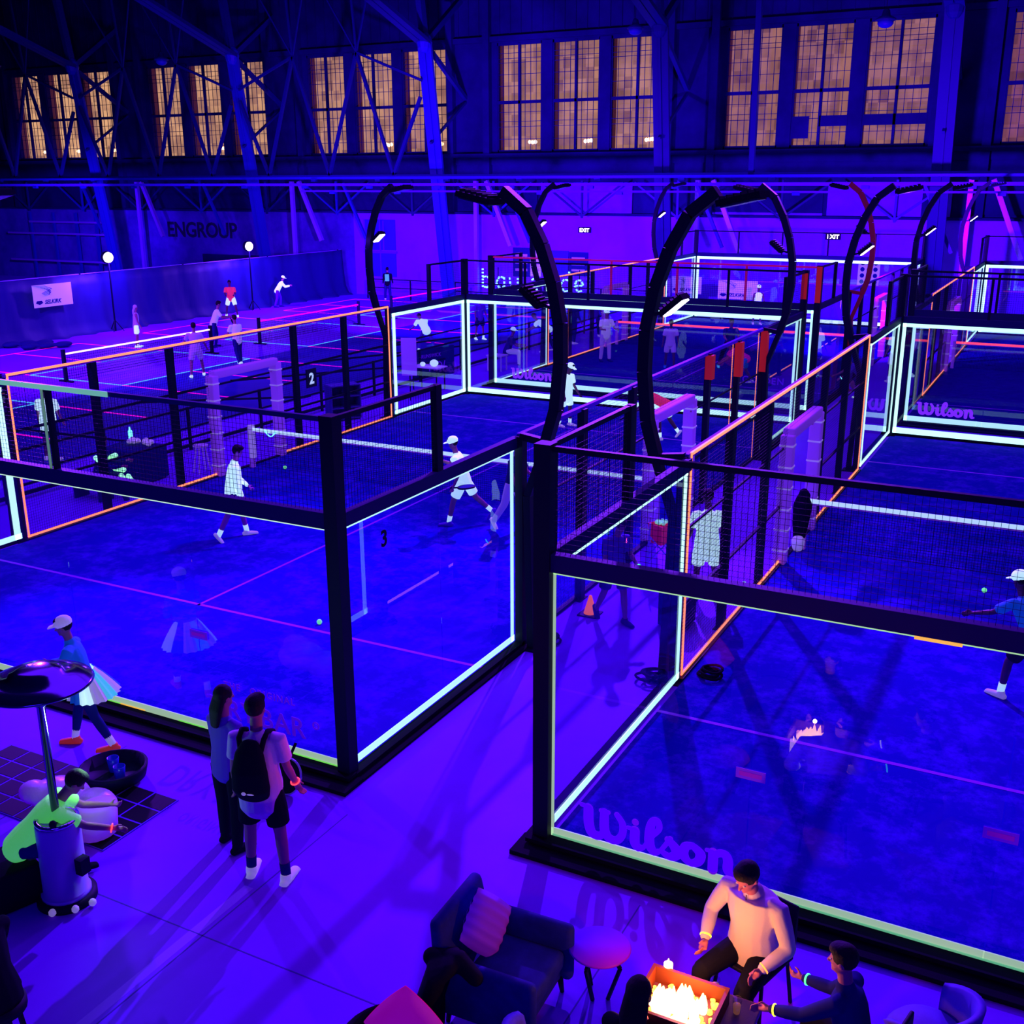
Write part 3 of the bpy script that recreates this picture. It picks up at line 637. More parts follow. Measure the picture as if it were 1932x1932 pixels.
mast('curved light mast on the near left side of the left court, outside the frame edge', AX, 4.1, -1, True, False)
for (x,y,z,e) in ((AX-.75,16.1,4.7,420),(AX-.75,25.8,4.6,330),(AX-.75,37.5,4.5,330),(AX-.8,4.1,4.6,350),(.3-.9,25.6,4.6,300)):
    point('mast_lamp_light', (x,y,z), e, (.16,.03,1), .12)
# flood lamps on stands by the curtain
for y,lb in ((25.9,'bright round flood lamp on a stand by the dark curtain, the left of two'),(34.9,'bright round flood lamp on a stand by the dark curtain, the right of two')):
    t = thing('flood_lamp', lb, 'lamp', (-33.3, y, 0)); b = MB(); b.bar((0,0,0),(0,0,2.95),.05); b.bar((-.3,0,0),(0,0,.5),.03); b.bar((.3,.2,0),(0,0,.5),.03); b.bar((.2,-.3,0),(0,0,.5),.03); b.build('stand', black, t)
    h = MB(); h.ball((-.08,0,3.13),(.16,.3,.26),14); h.build('lamp_housing', black, t)
    l = MB(); l.ball((.06,-.04,3.13),(.1,.26,.22),16); l.build('lamp_lens', lamp_face, t, True)
    point('flood_lamp_light', (-32.9, y-.1, 3.13), 1100, (.2,.03,1), .15)

# ============================================================ PEOPLE
def dvec(p, a, s): p, a = R(p), R(a); return V((s*math.sin(a), math.sin(p)*math.cos(a), -math.cos(p)*math.cos(a)))
def person(label, loc, rz, H=1.75, lean=4, legs=((4,5,4),(-4,5,6)), arms=((6,9,18,0),(6,9,18,0)), head=(0,0), seat=None, vox=.018,
           top=None, bottom=None, shoe=None, sock=None, hair=('short',None), hat=None, sk=None, group=None, fem=False, side=0, z0=0, band=None, grip=50, bulk=1):
    """legs: (thigh pitch, spread, knee bend) left, right; arms: (pitch, spread, elbow bend, inward turn) left, right; faces local +Y"""
    k = H/1.75; sk = sk or skin; near = vox < .012
    root = thing('person', label, 'person', loc, rz, group)
    hipw = .095*k if not fem else .10*k; sh = (.19 if not fem else .165)*k*bulk; TH, SH, AN = .43*k, .42*k, .085*k
    kn, an = [], []
    for s, (p,a,b) in zip((-1,1), legs):
        t = dvec(p,a,s)*TH; c = dvec(p-b, a*.6, s)*SH; kn.append((V((s*hipw,0,0))+t)); an.append(V((s*hipw,0,0))+t+c)
    hz = (seat if seat is not None else -min(a.z for a in an)+AN) + z0
    up = V((math.sin(R(side)), math.sin(R(lean)), math.cos(R(lean)))).normalized(); fw = V((0, math.cos(R(lean)), -math.sin(R(lean))))
    P = V((0,0,hz)); kn = [P+q for q in kn]; an = [P+q for q in an]
    chest = P+up*.34*k; neck = P+up*.52*k
    hd = V((0, math.sin(R(lean*.6+head[0])), math.cos(R(lean*.6+head[0])))); htop = neck+hd*.1*k; hc = htop+hd*.105*k
    yawm = Matrix.Rotation(R(head[1]), 3, 'Z'); hfw = yawm@V((0, math.cos(R(lean*.6+head[0])), -math.sin(R(lean*.6+head[0])))); hx = hfw.cross(hd)
    HM = Matrix((hx, hfw, hd)).transposed()
    X1 = V((1,0,0)); b = MB(); n = 14 if near else 10
    w_ = .8 if fem else 1
    b.loft([P-up*.06*k, P+up*.02*k, P+up*.16*k, chest, P+up*.45*k, neck-up*.02*k], [(.15*k,.105*k),(.165*k,.115*k),(.135*k,.10*k),(.165*k*(.93 if fem else 1),.115*k),(.16*k,.095*k),(.07*k,.06*k)], n, ref=fw)
    b.loft([neck-up*.04*k, htop+hd*.02*k], [.055*k,.052*k], n)
    b.ball(hc+hd*.015*k, (.075*k,.092*k,.105*k), n, HM); b.ball(hc-hd*.055*k+hfw*.028*k, (.055*k,.06*k,.06*k), n, HM)
    if near:
        b.loft([hc+hfw*.085*k+hd*.015*k, hc+hfw*.108*k-hd*.022*k], [.010*k,.016*k], 8)
        b.ball(hc+hfw*.082*k-hd*.055*k,(.024*k,.014*k,.011*k),8,HM); b.ball(hc+hfw*.078*k-hd*.085*k,(.022*k,.018*k,.016*k),8,HM)
        b.ball(hc+hfw*.075*k+hd*.03*k,(.05*k,.018*k,.01*k),8,HM)
    for s in (-1,1): b.ball(hc+hx*s*.078*k-hd*.005*k, (.010*k,.022*k,.032*k), 8, HM)
    hands, elb, shd = [], [], []
    for s, (p,a,e,i) in zip((-1,1), arms):
        S0 = P+up*.465*k+V((s*sh,0,0)); u = dvec(p,a,s); E_ = S0+u*.285*k
        fdir = dvec(p+e, a-i, s); Wr = E_+fdir*.25*k
        b.loft([S0-V((s*.05*k,0,0)), S0+u*.02, S0+u*.14*k, E_], [.045*k,.052*k,.045*k,.036*k], n); b.loft([E_, E_+fdir*.07*k, Wr], [.037*k,.038*k,.026*k], n)
        x, y = _basis(fdir, V((1,0,0))); pal = Wr+fdir*.05*k
        b.loft([Wr, Wr+fdir*.03*k, Wr+fdir*.085*k], [(.024*k,.018*k),(.036*k,.017*k),(.038*k,.014*k)], 10, ref=V((s*.2,0,1)) if abs(fdir.z)<.8 else V((0,1,0)))
        lat = (V((0,1,0)) if abs(fdir.z) > .8 else V((0,0,1))); lat = (lat-fdir*lat.dot(fdir)).normalized(); pn = lat.cross(fdir)*s*(-1)
        for j,(o_,L_) in enumerate(((.028,.068),(.009,.078),(-.010,.072),(-.028,.055))):
            f0 = Wr+fdir*.08*k+lat*o_*k; g = R(grip*.45); d1 = (fdir*math.cos(g)+pn*math.sin(g)); g2 = R(grip*1.1); d2 = (fdir*math.cos(g2)+pn*math.sin(g2))
            f1 = f0+d1*L_*.5*k; fr = (.0088 if near else .012)*k; b.loft([f0, f1, f1+d2*L_*.55*k], [fr, fr*.95, fr*.8], 7)
        th0 = Wr+fdir*.025*k+lat*.025*k; th1 = th0+(lat*.8+fdir*.7+pn*.3).normalized()*.036*k; b.loft([th0, th1, th1+(fdir+pn*.6).normalized()*.032*k], [.013*k,.011*k,.009*k], 7)
        hands.append((Wr, fdir, pal)); elb.append(E_); shd.append(S0)
    feet = []
    for s, K_, A_, (p,a,bn) in zip((-1,1), kn, an, legs):
        H0 = P+V((s*hipw,0,-.01)); b.loft([H0, H0.lerp(K_,.3), K_], [.082*k*(1.05 if fem else 1),.078*k,.056*k], n); c = (A_-K_).normalized()
        b.loft([K_, K_+c*.12*k, A_], [.054*k,.055*k,.036*k], n)
        lift = A_.z - AN > .04+z0; fd = V((s*.12,1,0)).normalized()
        if lift and p-bn < -25: fd = V((s*.1,.6,-.8)).normalized()
        feet.append((A_, fd)); nrm = V((0,0,1))-fd*fd.z; b.loft([A_, A_-nrm*.035*k-fd*.02, A_-nrm*.045*k+fd*.09*k, A_-nrm*.055*k+fd*.16*k], [.036*k,(.036*k,.035*k),(.04*k,.025*k),(.035*k,.016*k)], 10)
    fused('body', b, sk, root, vox, 3 if near else 2)
    v2 = vox*1.0
    if top:
        kind, m = top; t = MB(); g = .022*k; k0 = k; k = k*bulk; long_ = kind in ('long','jacket'); ht = -.19 if kind == 'loose' else -.10; fl = .03 if kind in ('jacket','loose') else .012
        t.loft([P+up*ht*k, P+up*.04*k, P+up*.18*k, chest, P+up*.45*k, neck-up*.015*k], [((.165+fl)*k,(.125+fl)*k),((.17+fl)*k,(.125+fl)*k),((.145+fl)*k,(.115+fl)*k),(.178*k*(.95 if fem else 1)+fl*.3,.128*k),(.172*k*w_+.02,.108*k),(.075*k,.068*k)], n+2, ref=fw)
        for s, S0, E_, (Wr,fd_,pl) in zip((-1,1), shd, elb, hands):
            if kind != 'tank':
                if long_: t.loft([S0-V((s*.06*k,0,0)), S0, S0.lerp(E_,.5), E_], [.06*k,.066*k,.06*k,.05*k], n); t.loft([E_, E_.lerp(Wr,.5), Wr-fd_*.01], [.05*k,.048*k,.036*k], n)
                else: t.loft([S0-V((s*.06*k,0,0)), S0, S0.lerp(E_,.72)], [.06*k,.068*k,.07*k], n, cap=.3)
        if long_: t.loft([neck-up*.03*k, neck+up*.02*k], [(.072*k,.068*k),(.068*k,.066*k)], n)
        k = k0; fused('jacket' if kind=='jacket' else 'shirt', t, m, root, v2, 7 if near else 3)
    if bottom:
        kind, m = bottom
        if kind == 'skirt':
            t = MB(); N = 40; rows = []
            for j,(f,r0) in enumerate(((0,.15),(.35,.21),(.75,.27),(1,.30))):
                rows.append([(P+V((0,0,.07-.36*f*k)) + V((math.cos(2*math.pi*i/N), math.sin(2*math.pi*i/N)*.82, 0))*(r0*k*(1+(.06*f if i%2 else -.04*f))) + V((0,-.06*f,0.0))) for i in range(N)])
            t.q([q for r_ in rows for q in r_], [(j*N+i, j*N+(i+1)%N, (j+1)*N+(i+1)%N, (j+1)*N+i) for j in range(3) for i in range(N)]+[tuple(range(N-1,-1,-1))])
            o = t.build('skirt', m, root); sd = o.modifiers.new('s','SOLIDIFY'); sd.thickness = .006
        else:
            t = MB(); t.loft([P+up*.09*k, P, P-up*.08*k-V((0,0,.02))], [(.16*k,.125*k),(.18*k,.135*k),(.16*k,.12*k)], n, ref=fw)
            for s, K_, A_ in zip((-1,1), kn, an):
                H0 = P+V((s*hipw*1.05,0,-.02))
                if kind == 'shorts': t.loft([H0, H0.lerp(K_,.45), H0.lerp(K_,.8)], [.098*k,.105*k,.10*k], n, cap=.2)
                elif kind == 'leggings': t.loft([H0, H0.lerp(K_,.4), K_], [.088*k,.083*k,.061*k], n); t.loft([K_, K_.lerp(A_,.35), K_.lerp(A_,.9)], [.060*k,.060*k,.042*k], n)
                else: t.loft([H0, H0.lerp(K_,.4), K_], [.098*k,.092*k,.074*k], n); t.loft([K_, K_.lerp(A_,.4), K_.lerp(A_,.97)], [.073*k,.068*k,.058*k], n)
            fused('trousers' if kind == 'pants' else kind, t, m, root, v2)
    for (A_, fd) in feet:
        nrm = V((0,0,1))-fd*fd.z
        if shoe:
            t = MB(); t.loft([A_-nrm*.05*k-fd*.065*k, A_-nrm*.045*k, A_-nrm*.05*k+fd*.10*k, A_-nrm*.058*k+fd*.19*k], [(.036*k,.032*k),(.045*k,.038*k),(.05*k,.032*k),(.04*k,.02*k)], 12, ref=nrm); t.loft([A_-nrm*.045*k-fd*.01, A_+nrm*.012*k-fd*.008], [.052*k,.048*k], 12, cap=.2); t.loft([A_-nrm*.068*k-fd*.07*k, A_-nrm*.070*k+fd*.05*k, A_-nrm*.072*k+fd*.20*k], [(.043*k,.014*k),(.050*k,.014*k),(.044*k,.013*k)], 12, ref=nrm)
            fused('shoe', t, shoe, root, max(.009, vox*.7), 1)
        if sock:
            j = feet.index((A_, fd)); c = (kn[j]-A_).normalized(); t = MB(); t.loft([A_-c*.01, A_+c*.12*k], [.044*k,.047*k], 14, cap=.1); t.build('sock', sock, root, True)
    st, hm = hair; hm = hm or hair_m
    if st != 'none':
        t = MB(); t.ball(hc+hd*.032*k-hfw*.014*k, (.088*k,.098*k,.102*k), n, HM)
        if st == 'long': t.loft([hc-hfw*.05*k, hc-hfw*.09*k-hd*.12*k, hc-hfw*.10*k-hd*.28*k], [(.085*k,.05*k),(.095*k,.05*k),(.06*k,.03*k)], n)
        if st == 'bun': t.ball(hc-hfw*.11*k+hd*.06*k, .05*k, 8)
        if st == 'ponytail': t.loft([hc-hfw*.10*k+hd*.05*k, hc-hfw*.15*k-hd*.03*k, hc-hfw*.13*k-hd*.22*k], [.035*k,.04*k,.02*k], n)
        if st == 'short' or st == 'quiff': t.ball(hc+hd*.085*k+hfw*.02*k, (.075*k,.08*k,.045*k), n, HM)
        t2 = fused('hair', t, hm, root, max(.010, vox*.8))
    if near:
        for s in (-1,1): e = MB(); e.ball(hc+hx*s*.03*k+hfw*.080*k+hd*.012*k, .012*k, 8); e.build('eye', mat('eye',(.5,.45,.5),.2), root, True)
    if hat:
        t = MB(); t.ball(hc+hd*.055*k-hfw*.008*k, (.098*k,.11*k,.085*k), 16, HM); t.loft([hc+hd*.04*k+hfw*.07*k, hc+hd*.035*k+hfw*.17*k], [(.075*k,.012*k),(.06*k,.010*k)], 12, ref=hd)
        fused('cap', t, hat, root, max(.008, vox*.5))
    for bd in (band or []):
        j, m, d = bd; Wr, fd_, _ = hands[j]; t = MB(); x, y = _basis(fd_); c = Wr-fd_*(.015+d)
        ring = [c+(x*math.cos(a*math.pi/8)+y*math.sin(a*math.pi/8))*.038*k for a in range(17)]; t.tube(ring, .0075, 6); t.build('wristband', m, root, True)
    root['_h0'] = list(hands[0][2]); root['_h1'] = list(hands[1][2])
    return root
def racket(label, p, hnd, d, m=None):
    """padel racket held in hand hnd of person p; d = local direction of the head"""
    bpy.context.view_layer.update()
    W_ = Matrix.Translation(p.location)@Matrix.Rotation(p.rotation_euler.z,4,'Z')
    c = W_@V(p['_h%d' % hnd][:]); d = (Matrix.Rotation(p.rotation_euler.z,3,'Z')@V(d)).normalized()
    t = thing('padel_racket', label, 'racket', c); x, y = _basis(d)
    h = MB(); h.loft([-d*.05, d*.09], [.016,.014], 8); h.build('handle', black_soft, t, True)
    f = MB(); rim = []
    for i in range(20):
        a = 2*math.pi*i/20; rim.append(d*(.25-.155*math.cos(a))+x*.125*math.sin(a))
    f.q([q+y*.017 for q in rim]+[q-y*.017 for q in rim], [tuple(range(20)), tuple(range(39,19,-1))]+[(i,(i+1)%20,20+(i+1)%20,20+i) for i in range(20)]); f.build('racket_face', m or navy, t)
    r = MB(); r.tube(rim+[rim[0]], .02, 6); r.build('rim', black, t, True)
    return t
FR, FL, FA, FC = -62.4, 117.6, 27.6, -152.4     # facing image right, left, away, towards camera (degrees)

# ============================================================ PICKLEBALL SIDE
for i, (y0, lb) in enumerate(((7.0,'glowing pink and cyan line markings of the nearest pickleball court'),(16.4,'glowing pink and cyan line markings of the second pickleball court'),(25.95,'glowing pink and cyan line markings of the third pickleball court'),(35.4,'glowing pink and cyan line markings of the farthest pickleball court'))):
    t = thing('pickleball_lines', lb, 'court lines', (-25.05, y0, 0), group=None)
    h = .04
    for nm, m, (xa,xb,ya,yb) in (('baseline',glow_pink,(6.7-h,6.7+h,0,6.1)),('baseline',glow_pink,(-6.7-h,-6.7+h,0,6.1)),('sideline',glow_pink,(2.13,6.7,-h,h)),('sideline',glow_pink,(2.13,6.7,6.1-h,6.1+h)),
        ('sideline',glow_pink,(-6.7,-2.13,-h,h)),('sideline',glow_pink,(-6.7,-2.13,6.1-h,6.1+h)),('centre_line',glow_pink,(2.13,6.7,3.05-h,3.05+h)),('centre_line',glow_pink,(-6.7,-2.13,3.05-h,3.05+h)),
        ('kitchen_line',glow_cyan,(2.13-h,2.13+h,0,6.1)),('kitchen_line',glow_cyan,(-2.13-h,-2.13+h,0,6.1)),('kitchen_side',glow_cyan,(-2.13,2.13,-h,h)),('kitchen_side',glow_cyan,(-2.13,2.13,6.1-h,6.1+h))):
        b = MB(); b.box(xa,xb,ya,yb,.002,.008); b.build(nm, m, t)
    m = (glow_pink, mat('warm white led',(1,.7,.4),.5,em=(1.3,.75,.6),es=1.3), glow_pink, glow_pink)[i]
    n_ = thing('pickleball_net', ['net with pink tape on the nearest pickleball court','net with warm white glowing tape on the second pickleball court','net with pink glowing tape on the third pickleball court','net with pink glowing tape on the farthest pickleball court'][i], 'net', (-25.05, y0-.35, 0))
    b = MB(); b.bar((0,0,.9),(0,6.8,.9),.05); b.build('net_tape', m, n_)
    for yy in (0, 6.8): b = MB(); b.bar((0,yy,0),(0,yy,1.05),.1); b.box(-.3,.3,yy-.05,yy+.05,0,.05); b.build('net_post', black, n_)
    b = MB()
    for j in range(75): b.q([(0,.05+j*.09,.06),(0,.062+j*.09,.06),(0,.062+j*.09,.88),(0,.05+j*.09,.88)],[(0,1,2,3)])
    for j in range(10): b.q([(.001,0,.08+j*.085),(.001,6.8,.08+j*.085),(.001,6.8,.092+j*.085),(.001,0,.092+j*.085)],[(0,1,2,3)])
    b.build('netting', wire_m, n_)
b = MB(); b.box(-22.9, -16.4, 4, 42.5, .0005, .0015); tag(b.build('floor_shade_sheet', mat('blue floor shade', (.012,.0,.34), .7, noise=(.4,.35,.7,(.03,.0,.5)), spec=.2)), kind='structure')  # dark blue sheet paints the less lit near half of the pickleball floor
# curtain
b = MB(); N = 240; rows = []
for z, dx in ((0,.55),(.12,.28),(.5,.1),(1.2,.02),(2.0,0),(2.45,0)):
    rows.append([(-34+dx*(1+.3*math.sin(i*.9))+.05*math.sin(i*.63)+.03*math.sin(i*1.7+z*2), -6+49.6*i/N, z+(.02*math.sin(i*.4) if z > 2 else 0)) for i in range(N+1)])
b.q([p for r_ in rows for p in r_], [(j*(N+1)+i, j*(N+1)+i+1, (j+1)*(N+1)+i+1, (j+1)*(N+1)+i) for j in range(5) for i in range(N)])
o = b.build('hanging_curtain', curtain_m, smooth=True); sd = o.modifiers.new('s','SOLIDIFY'); sd.thickness = .02
tag(o, 'long dark blue tarpaulin curtain along the left side of the pickleball courts', 'curtain')
t = thing('curtain_support', 'row of thin steel posts and top cable holding the dark curtain', 'support', (-34.12, 18, 0))
b = MB(); b.bar((0,-24,2.47),(0,25.6,2.47),.035); b.build('cable', metal_v, t)
for i in range(9): b = MB(); b.bar((0,-23.5+6.1*i,0),(0,-23.5+6.1*i,2.5),.07); b.build('post', black, t)
# garage style grid frame behind the curtain
t = thing('grid_frame', 'tall steel grid frame against the far wall beyond the curtain at the left', 'frame', (-57, 43.6, 0))
for i,x in enumerate((-2.4,-.2,1.9,3.7)): b = MB(); b.bar((x,0,0),(x,0,4.3),.16); b.build('upright', steel, t)
for z,x0,x1 in ((2.95,-4.6,4.9),(1.2,-4.6,4.9),(3.7,-2.4,4.9)): b = MB(); b.bar((x0,-.1,z),(x1,-.1,z),.12); b.build('cross_bar', metal_v, t)
# banner on curtain
def selkirk(label, loc, rz, wd, ht):
    t = thing('sponsor_banner', label, 'banner', loc, rz)
    b = MB(); b.box(0,wd,-.01,0,0,ht); b.build('banner_cloth', white_lav, t)
    b = MB()
    for i in range(4):
        pts = [(wd*(.0+.1*i),ht*(.98-.05*i)),(wd*(.3+.05*i),ht*(.95-.1*i)),(wd*(.48-.03*i),ht*(.80-.09*i)),(wd*(.22+.02*i),ht*(.62-.03*i))]
        for p, q in zip(pts, pts[1:]): b.bar((p[0],-.02,p[1]),(q[0],-.02,q[1]),.006,ht*.07, V((0,1,0)))
    b.build('swirl_emblem', violet_cloth, t)
    c = MB(); c.prism([(wd*.08,ht*.30),(wd*.2,ht*.30),(wd*.23,ht*.2),(wd*.14,ht*.12),(wd*.05,ht*.2)], -.025, -.012, 'xz'); c.build('shield_emblem', navy, t)
    text('lettering', 'SELKIRK', ht*.25, navy, t, (wd*.27,-.014,ht*.14), shear=.3, bold=ht*.008)
    return t
selkirk('white sponsor banner with swirl emblem hanging on the dark curtain', (-33.78, 22.25, 1.32), R(90), 1.95, .9)
selkirk('white sponsor banner with swirl emblem on the back fence of the far left court', (-11.25, 41.5, .95), 0, 1.85, .85)
selkirk('dim sponsor banner on the back fence nearest the corner of the far left court', (-13.9, 42.6, 1.0), 0, 1.5, .8)
# bay padel sign: chain of short lit dashes
t = thing('led_script_sign', 'hanging bay padel sign made of glowing mint dashes before the white wall', 'sign', (-24.7, 43.3, .75))
for xx in (.9, 5.6): b = MB(); b.bar((xx,.06,-.75),(xx,.06,1.1),.04); b.build('stand_pole', black, t)
LET = {'b':[[(0,1.7),(0,0)],[(0,.9),(.45,1),(.8,.55),(.5,.05),(0,.1)]],'a':[[(.8,.9),(.35,1),(.0,.5),(.35,0),(.8,.2)],[(.8,1),(.8,0)]],'y':[[(0,1),(.1,.35),(.45,.15),(.8,.4)],[(.8,1),(.8,-.2),(.5,-.6),(.1,-.45)]],
       'p':[[(0,1),(0,-.7)],[(0,.9),(.45,1),(.8,.55),(.5,.05),(0,.1)]],'d':[[(.8,1.7),(.8,0)],[(.8,.9),(.35,1),(0,.5),(.35,0),(.8,.1)]],'e':[[(.05,.5),(.8,.55),(.6,.95),(.2,.95),(0,.5),(.3,.02),(.8,.15)]],'l':[[(0,1.7),(0,0)]]}
x = 0
for ch in 'bay padel':
    if ch == ' ': x += .55; continue
    b = MB()
    for st in LET[ch]:
        for p, q in zip(st, st[1:]):
            L_ = math.hypot(q[0]-p[0], q[1]-p[1]); n_ = max(1, int(L_/.26))
            for i in range(n_):
                a, c = i/n_+.05, (i+.72)/n_
                b.bar(((x+(p[0]+(q[0]-p[0])*a)*.62),0,(p[1]+(q[1]-p[1])*a)*.62),((x+(p[0]+(q[0]-p[0])*c)*.62),0,(p[1]+(q[1]-p[1])*c)*.62),.075)
    b.build('lit_letter', mat('mint led',(.4,1,.8),.4,em=(.35,1.1,.85),es=1.5), t); x += .80 if ch != 'l' else .4
# posters on the back wall
def poster(label, loc, wd, ht, m, m2=None, mark=None, name='wall_poster'):
    t = thing(name, label, 'poster', loc); b = MB(); b.box(0,wd,0,.03,0,ht); b.build('poster_sheet', m, t)
    if mark == 'dots':
        for i in range(3):
            for j in range(4): c = MB(); c.ball((wd*(.2+.3*i),-.0,ht*(.14+.24*j)),(wd*.11,.01,wd*.11),8); c.build('dot', m2, t)
    elif mark == 'rows':
        for j in range(3): c = MB(); c.box(wd*.15,wd*.85,-.01,0,ht*(.2+.25*j),ht*(.28+.25*j)); c.build('printed_row', m2, t)
    return t
poster('white poster with dark ring pattern on the wall behind the far court mast', (-5.45, 43.8, 1.6), .95, 1.15, white_lav, navy, 'dots')
poster('blue wall panel with pale printed rows left of the glowing sign', (-23.2, 43.9, 1.35), 1.0, 1.5, navy, lav, 'rows')
poster('pale lavender wall panel left of the curved mast', (-22.15, 43.85, 1.4), .62, 1.35, white_lav, lav, 'rows')
poster('bright blue wall panel, left half of the pair behind the sign', (-21.0, 43.9, 1.5), 1.0, 1.25, mat('blue panel',(.01,.005,.55),.6))
poster('dark blue wall panel, right half of the pair behind the sign', (-19.95, 43.9, 1.5), 1.05, 1.2, navy, lav, 'rows')
# low barrier between pickleball and walkway
t = thing('barrier_fence', 'long low dark rail fence between the pickleball courts and the walkway', 'fence', (-14.75, 12, 0))
for z, w__ in ((1.02,.05),(.55,.04),(.12,.07)): b = MB(); b.bar((0,-9,z),(0,27,z),w__); b.build('rail', black, t)
for i in range(14): b = MB(); b.bar((0,-9+2.6*i,0),(0,-9+2.6*i,1.05),.06); b.build('post', black, t)
t = thing('barrier_fence', 'second dark rail fence further left, beside the pickleball baselines', 'fence', (-16.4, 12, 0))
for z, w__ in ((1.0,.05),): b = MB(); b.bar((0,-8,z),(0,27,z),w__); b.build('rail', black, t)
for i in range(6): b = MB(); b.bar((0,-8+6.8*i,0),(0,-8+3.4*i,1.02),.055); b.build('post', black, t)
b = MB()
t = thing('railing', 'dark pipe railing before the white wall at the far end', 'railing', (-26.5, 42.4, 0))
for z in (1.05,.6): b = MB(); b.bar((-5,0,z),(12,0,z),.05); b.build('rail', black, t)
for i in range(7): b = MB(); b.bar((-5+2.8*i,0,0),(-5+2.8*i,0,1.07),.06); b.build('post', black, t)
t = thing('court_number', 'black plaque with white numeral two on the barrier fence', 'sign', (-14.68, 15.28, .86))
b = MB(); b.box(0,.03,-.02,.42,-.08,.42); b.build('plaque', black, t); text('numeral','2',.42,tape_m,t,(.035,.09,.02),rot=(R(90),0,R(90)),bold=.012)
# walkway furniture
t = thing('storage_cubby', 'dark open cubby cabinet beside the fence past the padel door', 'cabinet', (-13.75, 15.5, 0), R(60))
b = MB(); b.box(-.42,.42,-.02,.02,.05,.95)
for x in (-.42,0,.42): b.box(x-.015,x+.015,-.45,0,.05,.95)
for z in (.05,.35,.65,.95): b.box(-.42,.42,-.45,0,z-.015,z+.015)
b.build('cabinet_body', mat('violet grey laminate',(.06,.02,.35),.6), t); b = MB(); b.box(-.4,.4,-.4,.0,0,.05); b.build('plinth', black, t)
t = thing('merchandise_table', 'long table under a dark cloth with pale goods heaped on it', 'table', (-13.9, 8.2, 0), R(5))
b = MB(); b.box(-.55,.55,-.45,.45,.02,.74); b.build('tablecloth', navy, t, bevel=.04)
for i,(x,y,lb) in enumerate(((-.1,.1,'heap of pale wrapped goods at the middle of the dark merchandise table'),(.25,.2,'heap of pale wrapped goods at the back of the dark merchandise table'))):
    b = MB(); r_ = random.Random(i)
    for j in range(9): b.ball((-13.9+x+r_.uniform(-.15,.15), 8.2+y+r_.uniform(-.1,.1), .80+r_.uniform(0,.05)), (.07,.06,.05), 8)
    tag(fused('goods_heap', b, white_lav, None, .015), lb, 'goods')
b = MB(); b.lathe([(.04,0),(.05,.02),(.045,.24),(.02,.28),(.02,.33)],14); o = b.build('drink_bottle', glow_blue, None, True, (-14.2,8.45,.75)); tag(o,'glowing cyan bottle standing on the dark merchandise table','bottle')
t = thing('stool', 'thin legged lavender stool on the walkway beside the table', 'stool', (-13.0,9.3,0)); b = MB(); b.lathe([(.17,.0),(.17,.03)],18,(0,0,.6)); b.build('seat', lav, t, True)
for i in range(4): a = i*math.pi/2+.4; b = MB(); b.bar((.1*math.cos(a),.1*math.sin(a),.6),(.2*math.cos(a),.2*math.sin(a),0),.025); b.build('leg', lav, t)
t = thing('notice_board', 'pale lavender perforated board on thin legs near the far door corner', 'board', (-13.6,18.3,0), R(20)); b = MB(); b.box(-.42,-.12,-.02,.02,.75,1.75); b.box(.05,.5,-.02,.02,.75,1.85); b.build('panel', pad_m, t)
for x in (-.27,.28): b = MB(); b.bar((x,.04,0),(x,.04,.8),.03); b.build('leg', black, t)
t = thing('folding_table', 'small folding table with white items behind the left court far corner', 'table', (-13.8,20.2,0)); b = MB(); b.box(-.5,.5,-.3,.3,.7,.73); b.build('tabletop', lav, t)
for x in (-.42,.42):
    for y in (-.24,.24): b = MB(); b.bar((x,y,0),(x,y,.7),.03); b.build('leg', black, t)
for i,(x,y,z,r) in enumerate(((-13.6,20.2,.84,.11),(-13.95,20.1,.80,.07))):
    b = MB(); b.ball((x,y,z),(r*1.3,r,r),12); o = b.build('folded_towel', white_glow, None, True); tag(o, ['larger white rolled towel on the small folding table','smaller white rolled towel on the small folding table'][i], 'towel')
t = thing('sponsor_barricade','dark low barrier board with pale lettering behind the left court far glass','barrier',(-14.9,22.3,0),R(75)); b = MB(); b.box(-.9,.9,-.04,.04,0,.95); b.build('board',navy,t); text('lettering','HO/',.42,gold_txt,t,(-.3,-.05,.2)); text('lettering','BRUNSWICK',.17,gold_txt,t,(-.7,-.05,.66))
t = thing('bench','pale stool frame beside seated spectators left of the far court','bench',(-13.6,24.3,0))
for x in (-.25,.25):
    for y in (-.2,.2): b = MB(); b.bar((x,y,0),(x,y,.5),.04); b.build('leg',lav,t)
b = MB(); b.box(-.3,.3,-.25,.25,.5,.54); b.build('seat',lav,t)
b = MB()
for i in range(6): b.ball((-33.2+.35*i,20.5+.5*i%1.5,.12),(.3,.4,.12),10)
tag(fused('equipment_pile', b, navy, None, .05), 'dark pile of bags on the floor at the foot of the curtain', 'bags')
# tennis balls
for i,(x,y,z,lb) in enumerate(((-11.51,10.33,.055,'small green ball lying on the left court turf by its net'),(-.24,7.82,.033,'green ball on the floor beside the right court mesh side'),(-20.23,15.22,.035,'pale green ball on the pickleball floor above the padel top rail'),(-8.3,25.0,.055,'tiny mint ball on the far left court turf'),(-31.2,28.4,.035,'tiny mint ball at the foot of the curtain, right one'),(-32.6,21.6,.035,'tiny mint ball at the foot of the curtain, left one'),(-5.3,3.4,.055,'cyan ball on the left court turf seen through its side glass'),(3.2,9.2,.055,'tiny pale ball on the right court turf before the net'))):
    b = MB(); b.ball((0,0,0),.034 if i in (3,4,5) else .04,12); o = b.build('tennis_ball', ball_m, None, True, (x,y,z)); tag(o, lb, 'ball')
